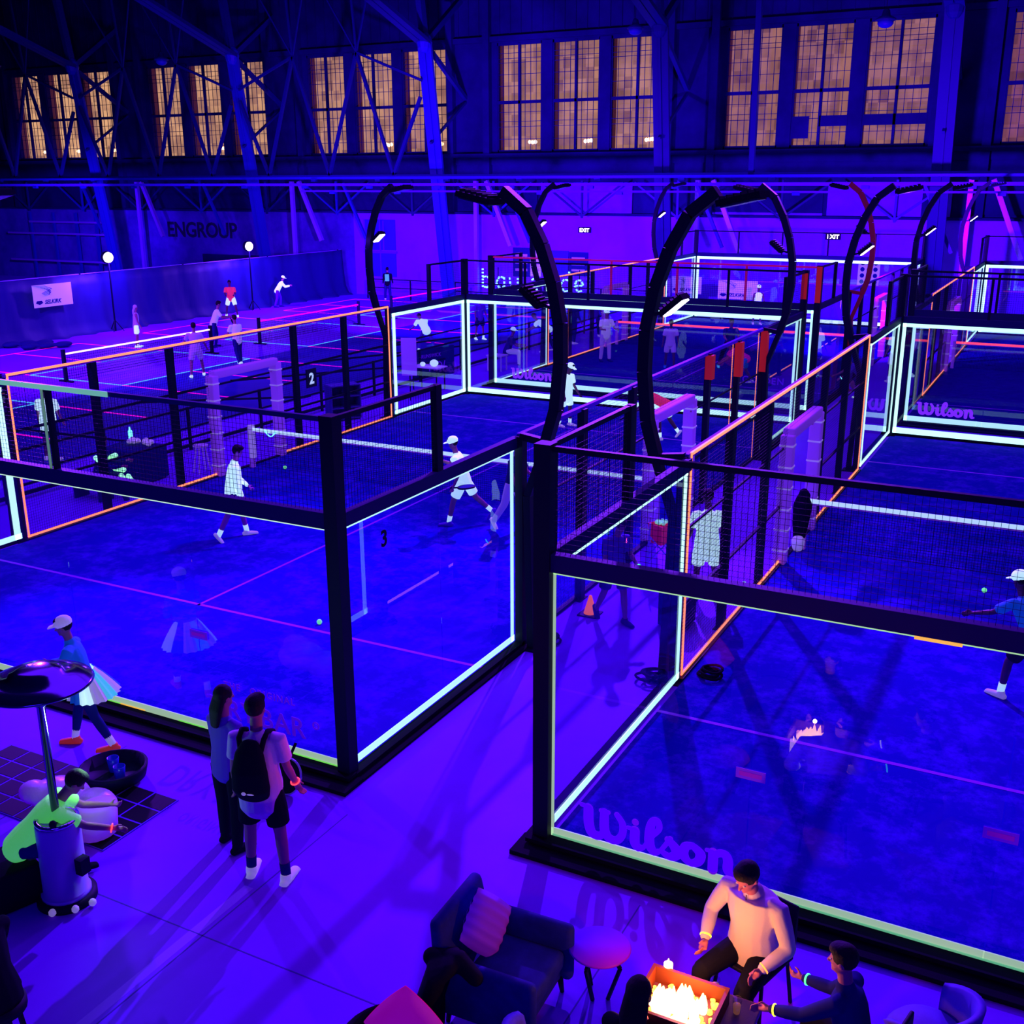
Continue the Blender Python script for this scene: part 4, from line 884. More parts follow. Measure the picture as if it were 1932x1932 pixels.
# gap between the courts
t = thing('waste_bin', 'square dark bin with a liner in the walkway between the two courts', 'bin', (-.68,5.85,0)); b = MB(); b.box(-.22,.22,-.22,.22,.02,.56); b.build('bin_body', navy, t, bevel=.02)
b = MB(); b.ball((0,0,.57),(.24,.24,.05),12); b.build('liner', black_soft, t, True)
t = thing('ball_cart', 'red fabric ball basket on a folding steel stand', 'ball cart', (-1.55,7.5,0), R(20))
b = MB(); b.lathe([(.16,.62),(.22,.95),(.21,.95),(.15,.64)],4); b.build('basket', red_bin, t)
for s in (-1,1):
    for a in (-1,1): b = MB(); b.bar((.22*s,.18*a,0),(.18*s,.18*a,1.0),.025); b.build('leg', metal_v, t)
    b = MB(); b.bar((-.2,.19*s,.35),(.2,.19*s,.8),.02); b.build('cross_brace', metal_v, t); b = MB(); b.bar((.2,.19*s,.35),(-.2,.19*s,.8),.02); b.build('cross_brace', metal_v, t)
for i in range(7):
    b = MB(); b.ball((0,0,0),.035,10); a = i*.9; o = b.build('tennis_ball', mat('pale mint felt',(.5,1,.6),.9,em=(.15,.6,.35),es=.8), None, True, (-1.55+.08*math.cos(a)*(i>0),7.5+.08*math.sin(a)*(i>0),.97)); tag(o,'pale mint ball heaped in the red ball basket','ball','balls in the red basket')
t = thing('traffic_cone','small glowing orange cone beside the walking person between the courts','cone',(-1.95,5.6,0)); b = MB(); b.lathe([(.10,.02),(.02,.30)],16); b.build('cone',mat('orange plastic',(1,.2,.05),.6,em=(1.2,.16,.02),es=.8),t,True); b = MB(); b.box(-.15,.15,-.15,.15,0,.02); b.build('foot',black,t)
for i,(x,y,lb) in enumerate(((-2.05,4.35,'dark bundle of cables at the foot of the left court side post'),(.32,4.3,'dark bundle of cables beside the left side post of the right court'),(-.35,3.9,'dark cable bundle near the mast base of the right court'))):
    b = MB(); r_ = random.Random(i)
    for j in range(4):
        c = V((x+r_.uniform(-.06,.06), y+r_.uniform(-.06,.06), .03+.03*j)); b.tube([c+V((.13*math.cos(a*.5),.13*math.sin(a*.5),.01*math.sin(a))) for a in range(14)], .018, 6)
    o = b.build('cable_bundle', black_soft, None, True); tag(o, lb, 'cables')
t = thing('padel_racket','round dark padel racket leaning on the corner post of the left court','racket',(-2.78,-.50,0)); b = MB(); rim = [V((.14*math.cos(a*math.pi/12),0,.20+.18*math.sin(a*math.pi/12))) for a in range(24)]
b.q([q+V((0,.02,0)) for q in rim]+[q-V((0,.02,0)) for q in rim],[tuple(range(24)),tuple(range(47,23,-1))]); b.build('racket_face',black_soft,t)
r_ = MB(); r_.tube(rim+[rim[0]],.018,8); r_.build('rim',metal_v,t,True); h = MB(); h.bar((0,0,.38),(.06,.02,.55),.03); h.build('handle',black_soft,t)
t.rotation_euler = (R(-22),0,R(20))
# dark towel on the right court net post
b = MB(); b.loft([(.12,9.98,1.0),(.14,9.93,.85),(.13,9.9,.55),(.12,9.92,.25)],[(.10,.06),(.17,.09),(.15,.07),(.11,.05)],12); b.loft([(.12,9.98,1.05),(.2,9.95,1.0)],[.09,.07],10)
tag(fused('hanging_jacket', b, black_soft, None, .02), 'dark jacket hung over the left post of the right court net', 'jacket')
b = MB(); b.loft([(.12,9.86,.22),(.12,9.86,.08)],[.12,.10],10); tag(fused('white_towel', b, white_lav, None, .02), 'pale towel end below the dark jacket on the net post','towel')
b = MB(); b.box(-12.27,-12.16,AY+9.94,AY+10.06,.25,1.0); o = b.build('net_post_pad', white_lav); tag(o,'pale wrap on the left post of the left court net','pad')
tag(put('medal_ribbon', (lambda m_: m_.tube([(-11.8+.05*i, AY+9.97, .92-.12*math.sin(i*.52)) for i in range(7)], .012, 6).mesh('ribbon', glow_blue))(MB())), 'cyan ribbon looped on the left court net tape', 'ribbon')

# ============================================================ FOREGROUND
# patio heater
t = thing('patio_heater', 'tall steel mushroom patio heater at the left foreground', 'heater', (-3.45,-2.78,0))
b = MB(); b.lathe([(.215,.06),(.215,.10),(.195,.10),(.19,.78),(.185,.80),(.14,.81),(.05,.80)],32); b.build('tank_housing', mat('lavender enamel',(.42,.22,.85),.4), t, True)
b = MB(); b.lathe([(.26,.0),(.26,.06),(.2,.07)],32); b.build('base', black, t, True)
b = MB(); b.lathe([(.18,.79),(.19,.83),(.15,.84),(.15,.80)],28); b.build('rim', chrome, t, True)
b = MB(); b.lathe([(.036,.8),(.036,1.92),(.062,1.94),(.062,2.12),(.045,2.13)],20); b.build('pole', mat('dark polished dome'  ,(.16,.09,.42),.14,metal=1), t, True)
b = MB(); b.lathe([(.05,2.11),(.455,2.13),(.46,2.14),(.445,2.155),(.33,2.20),(.23,2.22),(.21,2.26),(.12,2.28),(.02,2.285)],56); b.build('reflector', mat('dark polished dome',(.16,.09,.42),.14,metal=1), t, True)
b = MB(); b.ball((.10,-.12,.86),.035,10); b.build('gas_knob', black, t, True)
for i,(x,y) in enumerate(((.24,-.12),(.10,-.25),(.30,.02))): b = MB(); b.ball((x,y,.04),.035,10); b.build('wheel', white_lav, t, True)
b = MB(); b.box(.22,.3,-.05,.05,.35,.5); b.build('side_bracket', black, t)
# mat
t = thing('tile_mat', 'black square tiled mat on the violet floor behind the heater', 'mat', (-5.0,-1.62,0)); b = MB()
b.box(-1.3,1.28,-.5,.52,0,.012); b.build('mat_base', rail_v, t)
b = MB()
for i in range(8):
    for j in range(4): b.box(-1.27+.32*i,-1.27+.32*i+.295,-.49+.255*j,-.49+.255*j+.228,.012,.016)
b.build('black_tile', mat('black rubber tile',(.001,.001,.008),.6,spec=.15), t)
# clear bag and trays on the mat
b = MB(); b.ball((-4.55,-1.85,.22),(.34,.26,.2),16); b.ball((-4.15,-1.8,.2),(.24,.22,.18),14); b.ball((-4.75,-2.0,.3),(.2,.15,.12),12)
tag(fused('clear_bag', b, mat('frosted clear plastic',(.62,.30,.80),.25,em=(.03,.0,.08),es=1,bump=(6.,1.)), None, .025), 'big frosted clear plastic bag slumped on the black mat', 'bag')
b = MB(); b.loft([(-3.95,-1.95,.05),(-3.95,-1.95,.34)],[(.2,.16),(.22,.18)],16,cap=.2); o = b.build('wire_basket', pad_m, None, True); tag(o,'lavender net basket beside the clear bag','basket')
b = MB(); b.lathe([(.05,.0),(.33,.03),(.36,.16),(.33,.17),(.3,.05),(.05,.03)],28); o = b.build('round_tray', black, None, True, (-4.62,-1.12,.03)); tag(o,'dark round tray on the floor behind the clear bag','tray')
for i,(x,y) in enumerate(((-4.7,-1.05),(-4.5,-1.15))): b = MB(); b.lathe([(.05,0),(.065,.16),(.06,.16),(.045,.01)],14); o = b.build('drinking_cup', mat('blue cup',(.02,.02,.5),.2,em=(0,0,.06),es=1), None, True, (x,y,.07)); tag(o,['blue cup standing in the round tray, the farther of two','blue cup standing in the round tray, the nearer of two'][i],'cup')
t = thing('equipment_case', 'black box stool under the neon-shirted person', 'case', (-3.9,-3.02,0), R(-20)); b = MB(); b.box(-.26,.26,-.22,.22,.02,.40); b.build('case_body', black_soft, t, bevel=.03); b = MB(); b.box(-.05,.05,-.23,-.22,.2,.24); b.build('latch', metal_v, t)
# people at the left
p = person('person in neon green tee hunched forward beside the patio heater', (-3.76,-2.92,0), R(-40), 1.66, lean=46, seat=.58, legs=((80,8,80),(78,6,85)), arms=((48,6,25,0),(55,8,20,0)), head=(15,0), vox=.011, top=('short',neon), bottom=('pants',navy), shoe=black_soft, band=[(1,glow_red,.0)])
P1 = person('woman in pale cap, blue knit top and white pleated skirt walking left', (-5.42,-.72,0), R(FL+6), 1.64, fem=True, lean=10, legs=((-16,4,10),(18,4,6)), arms=((24,10,75,15),(18,8,70,15)), head=(8,0), vox=.0105, top=('long',blue_cloth), bottom=('leggings',navy), shoe=orange_sole, sock=white_lav, hair=('short',None), hat=white_lav)
def skirt(root, H, seat_z, mats):
    t = MB(); t.mats = mats; N = 44; k = H/1.75
    prof = ((1.06,.135),(.98,.19),(.86,.27),(.74,.34))
    vs = [(V((math.cos(2*math.pi*i/N)*(r*(1+(.05 if i%2 else -.05)*(j>0))), math.sin(2*math.pi*i/N)*r*.86*(1+(.05 if i%2 else -.05)*(j>0))-.03*j, z))*k) for j,(z,r) in enumerate(prof) for i in range(N)]
    n = len(t.v); t.v += [tuple(q) for q in vs]
    for j in range(3):
        for i in range(N): t.f.append((n+j*N+i, n+j*N+(i+1)%N, n+(j+1)*N+(i+1)%N, n+(j+1)*N+i)); t.mi.append((i//4)%len(mats))
    o = t.build('pleated_skirt', None, root); sd = o.modifiers.new('s','SOLIDIFY'); sd.thickness = .008; o.location = (0,-.02,seat_z); return o
skirt(P1, 1.64, .0, [white_glow, white_lav, cyan_cloth, white_lav, blue_cloth])
person('dark-haired woman in violet blouse and long black trousers facing the man with the backpack', (-2.66,-1.45,0), R(FA-35), 1.68, fem=True, lean=1, legs=((2,3,2),(-3,3,3)), arms=((10,4,60,25),(10,4,70,25)), head=(5,-10), vox=.0105, top=('short',violet_cloth), bottom=('pants',black_soft), shoe=black_soft, hair=('long',None))
P2 = person('man in pale tee and black shorts with black backpack, facing the glass', (-2.02,-1.72,0), R(FA-8), 1.84, lean=1, legs=((3,5,2),(-2,8,2)), arms=((2,8,10,2),(6,9,18,0)), head=(4,-8), vox=.0105, top=('loose',tee), bottom=('shorts',black_soft), shoe=white_lav, sock=navy, hair=('quiff',None), band=[(1,glow_red,.02)])
bp = thing('backpack', 'slim black backpack on the back of the man in the pale tee', 'backpack', (-2.02,-1.72,0), R(FA-8))
b = MB(); b.loft([(0,-.17,.98),(0,-.21,1.08),(0,-.22,1.25),(0,-.19,1.42),(0,-.155,1.5)],[(.15,.07),(.175,.10),(.165,.095),(.13,.07),(.08,.04)],20,ref=V((0,1,0))); fused('bag_body', b, black_soft, bp, .012)
for s in (-1,1): b = MB(); b.tube([(.09*s,-.165,1.40),(.115*s,-.12,1.52),(.12*s,-.03,1.555),(.125*s,.08,1.50),(.13*s,.125,1.38),(.13*s,.11,1.2)],.024,8); b.build('shoulder_strap', black_soft, bp, True)
b = MB(); b.ball((-.03,-.315,1.08),(.022,.006,.018),10); b.ball((.03,-.314,1.075),(.035,.005,.008),10); b.build('logo_patch', white_lav, bp, True)
# black coat heap bottom left, partly in frame
person('dark-clothed seated person cut off at the bottom left corner', (-2.42,-4.25,0), R(FL-30), 1.74, lean=15, seat=.48, legs=((82,8,82),(84,8,80)), arms=((30,10,50,20),(30,10,50,20)), vox=.014, top=('long',black_soft), bottom=('pants',black_soft), shoe=white_lav)
t = thing('stool', 'plain dark stool under the seated person cut off at the bottom left', 'stool', (-2.42,-4.25,0)); b = MB(); b.lathe([(.19,0),(.19,.06)],20,(0,0,.34)); b.build('seat', black, t, True)
for i in range(4): a = i*math.pi/2+.7; b = MB(); b.bar((.12*math.cos(a),.12*math.sin(a),.34),(.16*math.cos(a),.16*math.sin(a),0),.03); b.build('leg', black, t)
# armchair
t = thing('armchair', 'blue velvet armchair with high back and slab arms in the foreground', 'armchair', (.70,-2.15,0), R(2))
def slab(nm, x0,x1,y0,y1,z0,z1,m=navy_velvet,bv=.04): b = MB(); b.box(x0,x1,y0,y1,z0,z1); return b.build(nm, m, t, bevel=bv)
slab('seat_base',-.36,.36,-.33,.33,.14,.30); slab('seat_cushion',-.28,.40,-.30,.30,.28,.44,bv=.05); slab('arm',-.34,.44,.31,.42,.12,.62,bv=.05); slab('arm',-.34,.44,-.42,-.31,.12,.62,bv=.05)
b = MB(); b.q([(-.24,-.42,.14),(-.24,.42,.14),(-.38,-.42,.14),(-.38,.42,.14),(-.36,-.36,.88),(-.36,.36,.88),(-.46,-.36,.88),(-.46,.36,.88)],[(0,1,5,4),(3,2,6,7),(2,0,4,6),(1,3,7,5),(0,2,3,1),(4,5,7,6)])
b.build('backrest', navy_velvet, t, bevel=.045)
for x in (-.3,.34):
    for y in (-.32,.32): b = MB(); b.loft([(x,y,.16),(x*1.05,y*1.05,0)],[.028,.018],10,cap=0); b.build('leg', black, t, True)
# cushion: ribbed
t = thing('cushion', 'ribbed cushion lit pink, standing on its corner in the armchair', 'cushion', (.52,-2.10,.66)); b = MB(); N = 28; vs = []
for s in (1,-1):
    for i in range(N+1):
        for j in range(N+1):
            u, v = i/N*2-1, j/N*2-1; th = .075*(1-u**4)*(1-v**4)+.004+ (.0065*math.cos(i*math.pi*N/N*1.0*1.6) if True else 0)*(1-abs(u)**6)
            vs.append((s*th, u*.225*(1-.08*v*v), v*.225*(1-.08*u*u)))
n1 = (N+1)**2; fs = [(i*(N+1)+j,(i+1)*(N+1)+j,(i+1)*(N+1)+j+1,i*(N+1)+j+1) for i in range(N) for j in range(N)]; fs += [tuple(reversed([a+n1 for a in f])) for f in fs]
b.q(vs, fs); c = b.build('cushion_cover', cush_m, t, True); c.rotation_euler = (R(42),0,0); t.rotation_euler = (0,R(-18),R(-14))
# coat over left arm
b = MB(); b.loft([(.52,-2.60,.66),(.42,-2.62,.60),(.36,-2.68,.35),(.38,-2.7,.1)],[(.16,.07),(.24,.10),(.25,.10),(.2,.09)],14); b.loft([(.30,-2.58,.62),(.55,-2.56,.66),(.72,-2.6,.58)],[.07,.08,.06],10)
tag(fused('black_coat', b, black_soft, None, .016), 'black coat thrown over the near arm of the armchair', 'coat')
# side table
t = thing('side_table', 'small round violet topped side table behind the armchair', 'table', (1.31,-1.68,0)); b = MB(); b.lathe([(.24,.0),(.25,.012),(.24,.025)],32,(0,0,.42)); b.build('tabletop', concrete, t, True)
for a in (R(-95),R(-20),R(150)): b = MB(); b.bar((.16*math.cos(a),.16*math.sin(a),.42),(.22*math.cos(a),.22*math.sin(a),.36),.025); b.bar((.22*math.cos(a),.22*math.sin(a),.36),(.10*math.cos(a),.10*math.sin(a),0),.025); b.build('leg', black, t)
# fire table
t = thing('fire_table', 'dark fire pit table blazing with orange flames', 'fire table', (2.2,-2.17,0)); b = MB(); b.box(-.40,.44,-.40,.36,.46,.52); b.build('tabletop', wood_m, t, bevel=.008)
b = MB(); b.box(-.32,.32,-.30,.28,.02,.46); b.build('base', black, t, bevel=.01)
for nm,(x0,x1,y0,y1) in (('tray_rim',(-.33,.20,.225,.25)),('tray_rim',(-.33,.20,-.25,-.225)),('tray_rim',(-.355,-.33,-.25,.25)),('tray_rim',(.20,.225,-.25,.25))):
    b = MB(); b.box(x0,x1,y0,y1,.52,.66); b.build(nm, mat('rusted tray steel',(.10,.012,.006),.6), t)
b = MB(); r_ = random.Random(3)
for i in range(90): b.ball((r_.uniform(-.31,.18),r_.uniform(-.21,.21),.545),(r_.uniform(.012,.026),)*3,6)
tag(b.build('fire_glass', ember_m, t, True), kind='stuff')
for i in range(48):
    a = r_.uniform(0,6.28); q = r_.uniform(0,1)**.6; x, y = -.065+.21*q*math.cos(a), .145*q*math.sin(a); h = r_.uniform(.07,.2)*(1.25-q*.6); b = MB()
    b.loft([(x,y,.55),(x+r_.uniform(-.01,.01),y,.55+h*.4),(x+r_.uniform(-.02,.02),y+r_.uniform(-.02,.02),.55+h)],[.028,.034,.004],8,cap=0); b.build('flame', flame_m, t, True)
t = thing('candle_holder', 'lit pillar candle glass at the far corner of the fire table', 'candle', (1.95,-1.90,.52)); b = MB(); b.lathe([(.032,.0),(.034,.16)],20); b.build('candle', candle_m, t, True); b = MB(); b.loft([(0,0,.16),(0,0,.20)],[.010,.004],8); b.build('flame', flame_m, t, True)
for i,(x,y,lb) in enumerate(((2.30,-1.86,'tall clear drinking glass behind the fire tray'),(2.50,-1.99,'clear drinking glass at the right corner of the fire table'))):
    t = thing('drinking_glass', lb, 'glass', (x,y,.52)); b = MB(); b.lathe([(.026,0),(.036,.13),(.033,.13),(.024,.012),(.002,.01)],20,closed=False); b.build('tumbler', cup_glass, t, True)
    c = MB(); c.lathe([(.022,.012),(.029,.08)],16); c.build('drink', mat('pale drink',(.9,.4,.3),.3,em=(.16,.05,.02),es=1), t, True)
# seated people round the fire
def chair(label, x, y, rz, m=black):
    t = thing('dining_chair', label, 'chair', (x,y,0), rz); b = MB(); b.box(-.23,.23,-.21,.22,.42,.46); b.build('seat', m, t, bevel=.015); b = MB(); b.box(-.22,.22,-.255,-.225,.50,.88); b.build('backrest', m, t, bevel=.012)
    for sx in (-1,1):
        for sy in (-1,1): c = MB(); c.bar((.19*sx,.18*sy,.42),(.22*sx,.23*sy,0),.022); c.build('leg', m, t)
        c = MB(); c.bar((.21*sx,-.2,.44),(.21*sx,-.24,.86),.02); c.build('back_upright', m, t)
    return t
chair('black metal chair under the man in the pale quarter-zip jersey', 2.42, -1.24, R(163))
pm = person('seated man in pale quarter-zip jersey lit orange by the fire', (2.42,-1.27,0), R(163), 1.80, lean=6, seat=.55, legs=((80,12,82),(82,10,86)), arms=((6,24,56,46),(4,26,56,46)), head=(26,-4), bulk=1.13, vox=.0095, top=('long',grey_cloth), bottom=('pants',black_soft), shoe=black_soft, hair=('short',None), band=[(1,glow_yellow,.01),(0,glow_orange,.01)])
b = MB(); b.bar((0,.158,1.10),(0,.150,.92),.007,.004); b.build('zip', black_soft, pm)
chair('black chair under the dark-clothed woman at the right of the fire', 3.36, -1.98, R(78))
person('dark-clothed short-haired woman seated at the right of the fire', (3.33,-1.98,0), R(78), 1.66, fem=True, lean=14, seat=.54, legs=((80,9,70),(82,9,75)), arms=((52,10,22,6),(40,12,40,8)), head=(0,10), vox=.0095, top=('long',navy), bottom=('pants',black_soft), shoe=black_soft, hair=('short',None), band=[(1,glow_green,.02),(0,glow_yellow,.02)])
# barrel chairs
def barrel(label, x, y, rz, m):
    t = thing('barrel_chair', label, 'armchair', (x,y,0), rz); N = 22; b = MB(); vs = []
    for rr, z0_, in ((.33,0),(.27,0)):
        for z in (.16,.5,.74):
            for i in range(N+1): a = R(160+220*i/N); hz = z if z < .7 else z-.16*abs(2*i/N-1)**2; vs.append(((rr+.03*(z>.6))*math.cos(a), (rr+.03*(z>.6))*math.sin(a), hz))
    F_ = []
    n_ = N+1
    for i in range(N):
        for j in (0,1): F_ += [(j*n_+i,j*n_+i+1,(j+1)*n_+i+1,(j+1)*n_+i), (3*n_+j*n_+i+1,3*n_+j*n_+i,3*n_+(j+1)*n_+i,3*n_+(j+1)*n_+i+1)]
        F_ += [(2*n_+i,2*n_+i+1,5*n_+i+1,5*n_+i),(i+1,i,3*n_+i,3*n_+i+1)]
    for i in (0,N): F_ += [(i,n_+i,4*n_+i,3*n_+i),(n_+i,2*n_+i,5*n_+i,4*n_+i)]
    b.q(vs,F_); b.build('shell', m, t, True); c = MB(); c.lathe([(.27,.16),(.28,.38),(.24,.43),(.05,.44)],24); c.build('seat', m, t, True)
    for i in range(4): a = R(45+90*i); d = MB(); d.loft([(.2*math.cos(a),.2*math.sin(a),.17),(.22*math.cos(a),.22*math.sin(a),0)],[.02,.014],8,cap=0); d.build('leg', black, t, True)
barrel('rounded lavender barrel chair at the right edge beside the seated woman', 3.72, -1.40, R(60), mat('lavender velvet',(.09,.03,.50),.7,noise=(5.,.4,.7,(.12,.05,.6))))
barrel('rounded blue barrel chair cut off at the bottom beside the dark-haired head', 1.47, -2.86, R(0), mat('blue boucle',(.03,.01,.35),.8,noise=(20.,.4,.7,(.06,.03,.45))))
person('dark long-haired person seen from behind at the bottom edge near the fire', (2.06,-3.04,0), R(-8), 1.76, fem=True, lean=12, seat=.50, legs=((82,8,82),(82,8,82)), arms=((30,10,50,20),(30,10,50,20)), head=(5,15), vox=.0105, top=('long',black_soft), bottom=('pants',black_soft), shoe=black_soft, hair=('long',None))
t = thing('stool', 'dark stool under the long-haired person at the bottom edge', 'stool', (2.06,-3.04,0)); b = MB(); b.lathe([(.19,0),(.19,.06)],20,(0,0,.36)); b.build('seat', black, t, True)
for i in range(4): a = i*math.pi/2+.7; b = MB(); b.bar((.12*math.cos(a),.12*math.sin(a),.36),(.16*math.cos(a),.16*math.sin(a),0),.03); b.build('leg', black, t)
# dark chair with a pale cushion at the bottom edge
t = thing('tub_chair', 'dark low tub chair cut off at the bottom edge under a pink-lit cushion', 'armchair', (.50,-3.42,0)); b = MB(); b.lathe([(.26,.12),(.34,.2),(.35,.62),(.31,.66),(.28,.6),(.27,.40),(.02,.40)],28); b.build('shell', black_soft, t, True)
for i in range(4): a = R(45+90*i); d = MB(); d.loft([(.2*math.cos(a),.2*math.sin(a),.14),(.22*math.cos(a),.22*math.sin(a),0)],[.02,.014],8,cap=0); d.build('leg', black, t, True)
t = thing('cushion', 'smooth pale cushion lit pink, propped in the tub chair at the bottom edge', 'cushion', (.63,-3.42,.79)); b = MB(); N = 20; vs = []
for s_ in (1,-1):
    for i in range(N+1):
        for j in range(N+1):
            u, v = i/N*2-1, j/N*2-1; th = .09*(1-u**4)*(1-v**4)+.004; vs.append((u*.22*(1-.08*v*v), s_*th, v*.22*(1-.08*u*u)))
n1 = (N+1)**2; fs = [(i*(N+1)+j,(i+1)*(N+1)+j,(i+1)*(N+1)+j+1,i*(N+1)+j+1) for i in range(N) for j in range(N)]; fs = [tuple(reversed(f)) for f in fs]+[tuple(a+n1 for a in f) for f in fs]
b.q(vs, fs); c = b.build('cushion_cover', mat('pale cushion',(.85,.12,.6),.8,em=(.16,.0,.07),es=1), t, True); c.rotation_euler = (0,R(45),0); t.rotation_euler = (R(-10),0,R(20))  # pink firelight put into the cover colour and a faint glow

# ============================================================ PLAYERS AND SPECTATORS
LW = (((14,5,8),(-20,5,14)))
p = person('player in white jacket and dark shorts walking on the left court', (-9.08,5.95,.02), R(FR+18), 1.74, lean=6, legs=((16,5,6),(-18,5,10)), arms=((10,8,35,10),(0,8,20,0)), head=(16,-10), vox=.012, top=('jacket',white_glow), bottom=('shorts',navy), shoe=white_lav, sock=white_glow, sk=mat('pink lit skin 2',(.6,.06,.45),.5))  # pink light is put into this player's skin colour
b = MB(); b.bar((-.20,.05,1.20),(-.20,-.12,1.13),.012); b.build('jacket_stripe', black, p)
p = person('player in white cap, shirt and shorts lunging left on the left court', (-5.85,8.6,.02), R(FL-10), 1.72, lean=16, legs=((24,8,12),(-26,10,22)), arms=((-20,14,40,0),(40,10,70,20)), head=(6,0), vox=.012, top=('short',white_glow), bottom=('shorts',white_glow), shoe=rail_v, sock=white_glow, hat=white_glow, hair=('short',None))
racket('dark padel racket held by the lunging white-capped player on the left court', p, 0, (0,-.9,.1))
person('player in dark top and lavender striped trousers beside the white-capped player', (-4.9,8.75,.02), R(FC+60), 1.70, lean=10, legs=((14,6,8),(-14,6,18)), arms=((20,8,40,10),(10,8,20,0)), vox=.014, top=('short',navy), bottom=('pants',lav), shoe=white_lav, hair=('short',None))
p = person('player in white cap and long white tee, near the mast on the left court', (-7.72,17.2,.02), R(FC+50), 1.68, lean=5, legs=((4,5,6),(-4,6,8)), arms=((8,8,30,8),(4,8,14,0)), head=(22,0), vox=.014, top=('loose',white_glow), bottom=('shorts',white_glow), shoe=white_lav, sock=white_glow, hat=white_glow, sk=skin_dk)
p = person('player in coral red shirt and white shorts bending over by the second mast', (-4.9,17.0,.02), R(FL), 1.72, lean=62, legs=((26,8,30),(-16,8,20)), arms=((40,8,20,0),(30,8,20,0)), head=(30,0), vox=.014, top=('short',red_cloth), bottom=('shorts',white_glow), shoe=white_lav, sock=white_glow, sk=skin_dk)
racket('round violet racket held by the bending red-shirted player', p, 1, (.1,.6,-.4), rail_v)
person('person in violet top and dark shorts walking between the two courts', (-1.52,5.45,0), R(FC+25), 1.66, fem=True, lean=6, legs=((12,3,6),(-12,2,20)), arms=((6,14,50,10),(6,10,60,10)), head=(25,0), vox=.013, top=('short',violet_cloth), bottom=('shorts',navy), shoe=navy, hair=('short',None), hat=None, band=[(0,glow_green,0)])
person('person in bright white tee and white shorts beyond the mesh of the right court', (-.62,6.95,0), R(FA+5), 1.74, lean=2, legs=((2,5,3),(-3,6,3)), arms=((4,12,14,0),(8,14,60,10)), head=(10,0), vox=.013, top=('loose',white_glow), bottom=('shorts',white_glow), shoe=navy, sock=white_lav, sk=skin_dk)
person('player in blue top and white shoes cut off by the right edge', (4.02,5.35,.02), R(FA+25), 1.74, lean=30, legs=((30,6,25),(-14,10,14)), arms=((50,14,20,0),(40,14,30,0)), vox=.014, top=('short',blue_cloth), bottom=('shorts',black_soft), shoe=white_lav, sock=white_glow, hat=white_glow, sk=skin_dk)
# far left court
person('player in lavender tee and pale shorts standing in the far left court', (-8.44,27.2,.02), R(FC-5), 1.66, lean=5, legs=((6,5,8),(-5,5,8)), arms=((8,12,20,5),(8,12,20,5)), head=(10,0), vox=.02, top=('short',lav), bottom=('shorts',lav), shoe=blue_cloth, sk=skin_dk)
person('player in magenta shirt crouching in the far left court', (-5.3,25.3,.02), R(FL), 1.70, lean=60, legs=((30,8,35),(-12,8,20)), arms=((40,8,20,0),(30,8,20,0)), vox=.02, top=('short',pink_cloth), bottom=('shorts',blue_cloth), shoe=white_lav)
person('dark-clothed player with wide stance in the far left court', (-6.6,28.0,.02), R(FC), 1.76, lean=12, legs=((14,18,12),(-8,18,14)), arms=((30,10,50,15),(30,10,50,15)), vox=.02, top=('short',navy), bottom=('pants',black_soft), shoe=cyan_cloth)
person('player in white tank top and cap near the sponsor banner at the back', (-9.0,40.2,.02), R(FC), 1.72, lean=6, legs=((4,5,6),(-4,5,6)), arms=((10,10,30,5),(10,10,30,5)), vox=.025, top=('tank',white_glow), bottom=('shorts',white_lav), shoe=white_lav, hat=white_glow, sk=skin_dk)
person('tall person in white cap, white tee and pale trousers by the far left court door', (-11.0,27.6,.02), R(FC+20), 1.82, lean=4, legs=((3,4,3),(-3,4,3)), arms=((20,14,70,20),(20,14,70,20)), vox=.02, top=('short',white_lav), bottom=('pants',lav), shoe=navy, hat=white_glow)
person('seated spectator with white cap left of the far court glass', (-13.9,25.6,0), R(FR), 1.72, lean=20, seat=.5, legs=((80,8,80),(80,8,80)), arms=((30,10,50,10),(30,10,50,10)), vox=.02, top=('short',navy), bottom=('pants',white_lav), shoe=navy, hat=white_glow)
person('bent spectator in white top left of the far court mesh', (-13.9,28.9,0), R(FL), 1.70, lean=55, legs=((20,6,20),(-10,6,14)), arms=((40,8,20,0),(40,8,20,0)), vox=.02, top=('short',white_glow), bottom=('pants',navy), shoe=white_lav)
person('dark-clothed spectator left of the far court, third from the corner', (-13.9,31.2,0), R(FR+40), 1.72, lean=4, vox=.022, top=('long',navy), bottom=('pants',navy), shoe=white_lav)
person('spectator in violet shirt behind the far court left door', (-14.0,33.6,0), R(FC), 1.72, lean=4, vox=.022, top=('short',violet_cloth), bottom=('pants',navy), shoe=white_lav, hat=white_glow)
person('person in white tee and white shorts at the left edge of the far right court', (-1.15,27.86,0), R(FA), 1.78, lean=2, legs=((2,6,3),(-3,6,3)), vox=.02, top=('short',white_glow), bottom=('shorts',white_lav), shoe=white_lav, sock=white_lav)
person('person in white tee with pale shoes right beside the shorts-wearing one', (-.75,29.4,0), R(FA+90), 1.72, lean=2, vox=.022, top=('short',white_lav), bottom=('pants',navy), shoe=white_glow)
person('crouched dark player with a cyan band in the far right walkway', (-1.55,24.6,0), R(FL), 1.70, lean=50, legs=((60,8,90),(40,8,80)), arms=((40,8,20,0),(40,8,20,0)), vox=.02, top=('short',violet_cloth), bottom=('shorts',navy), shoe=white_glow, band=[(0,glow_blue,0)])
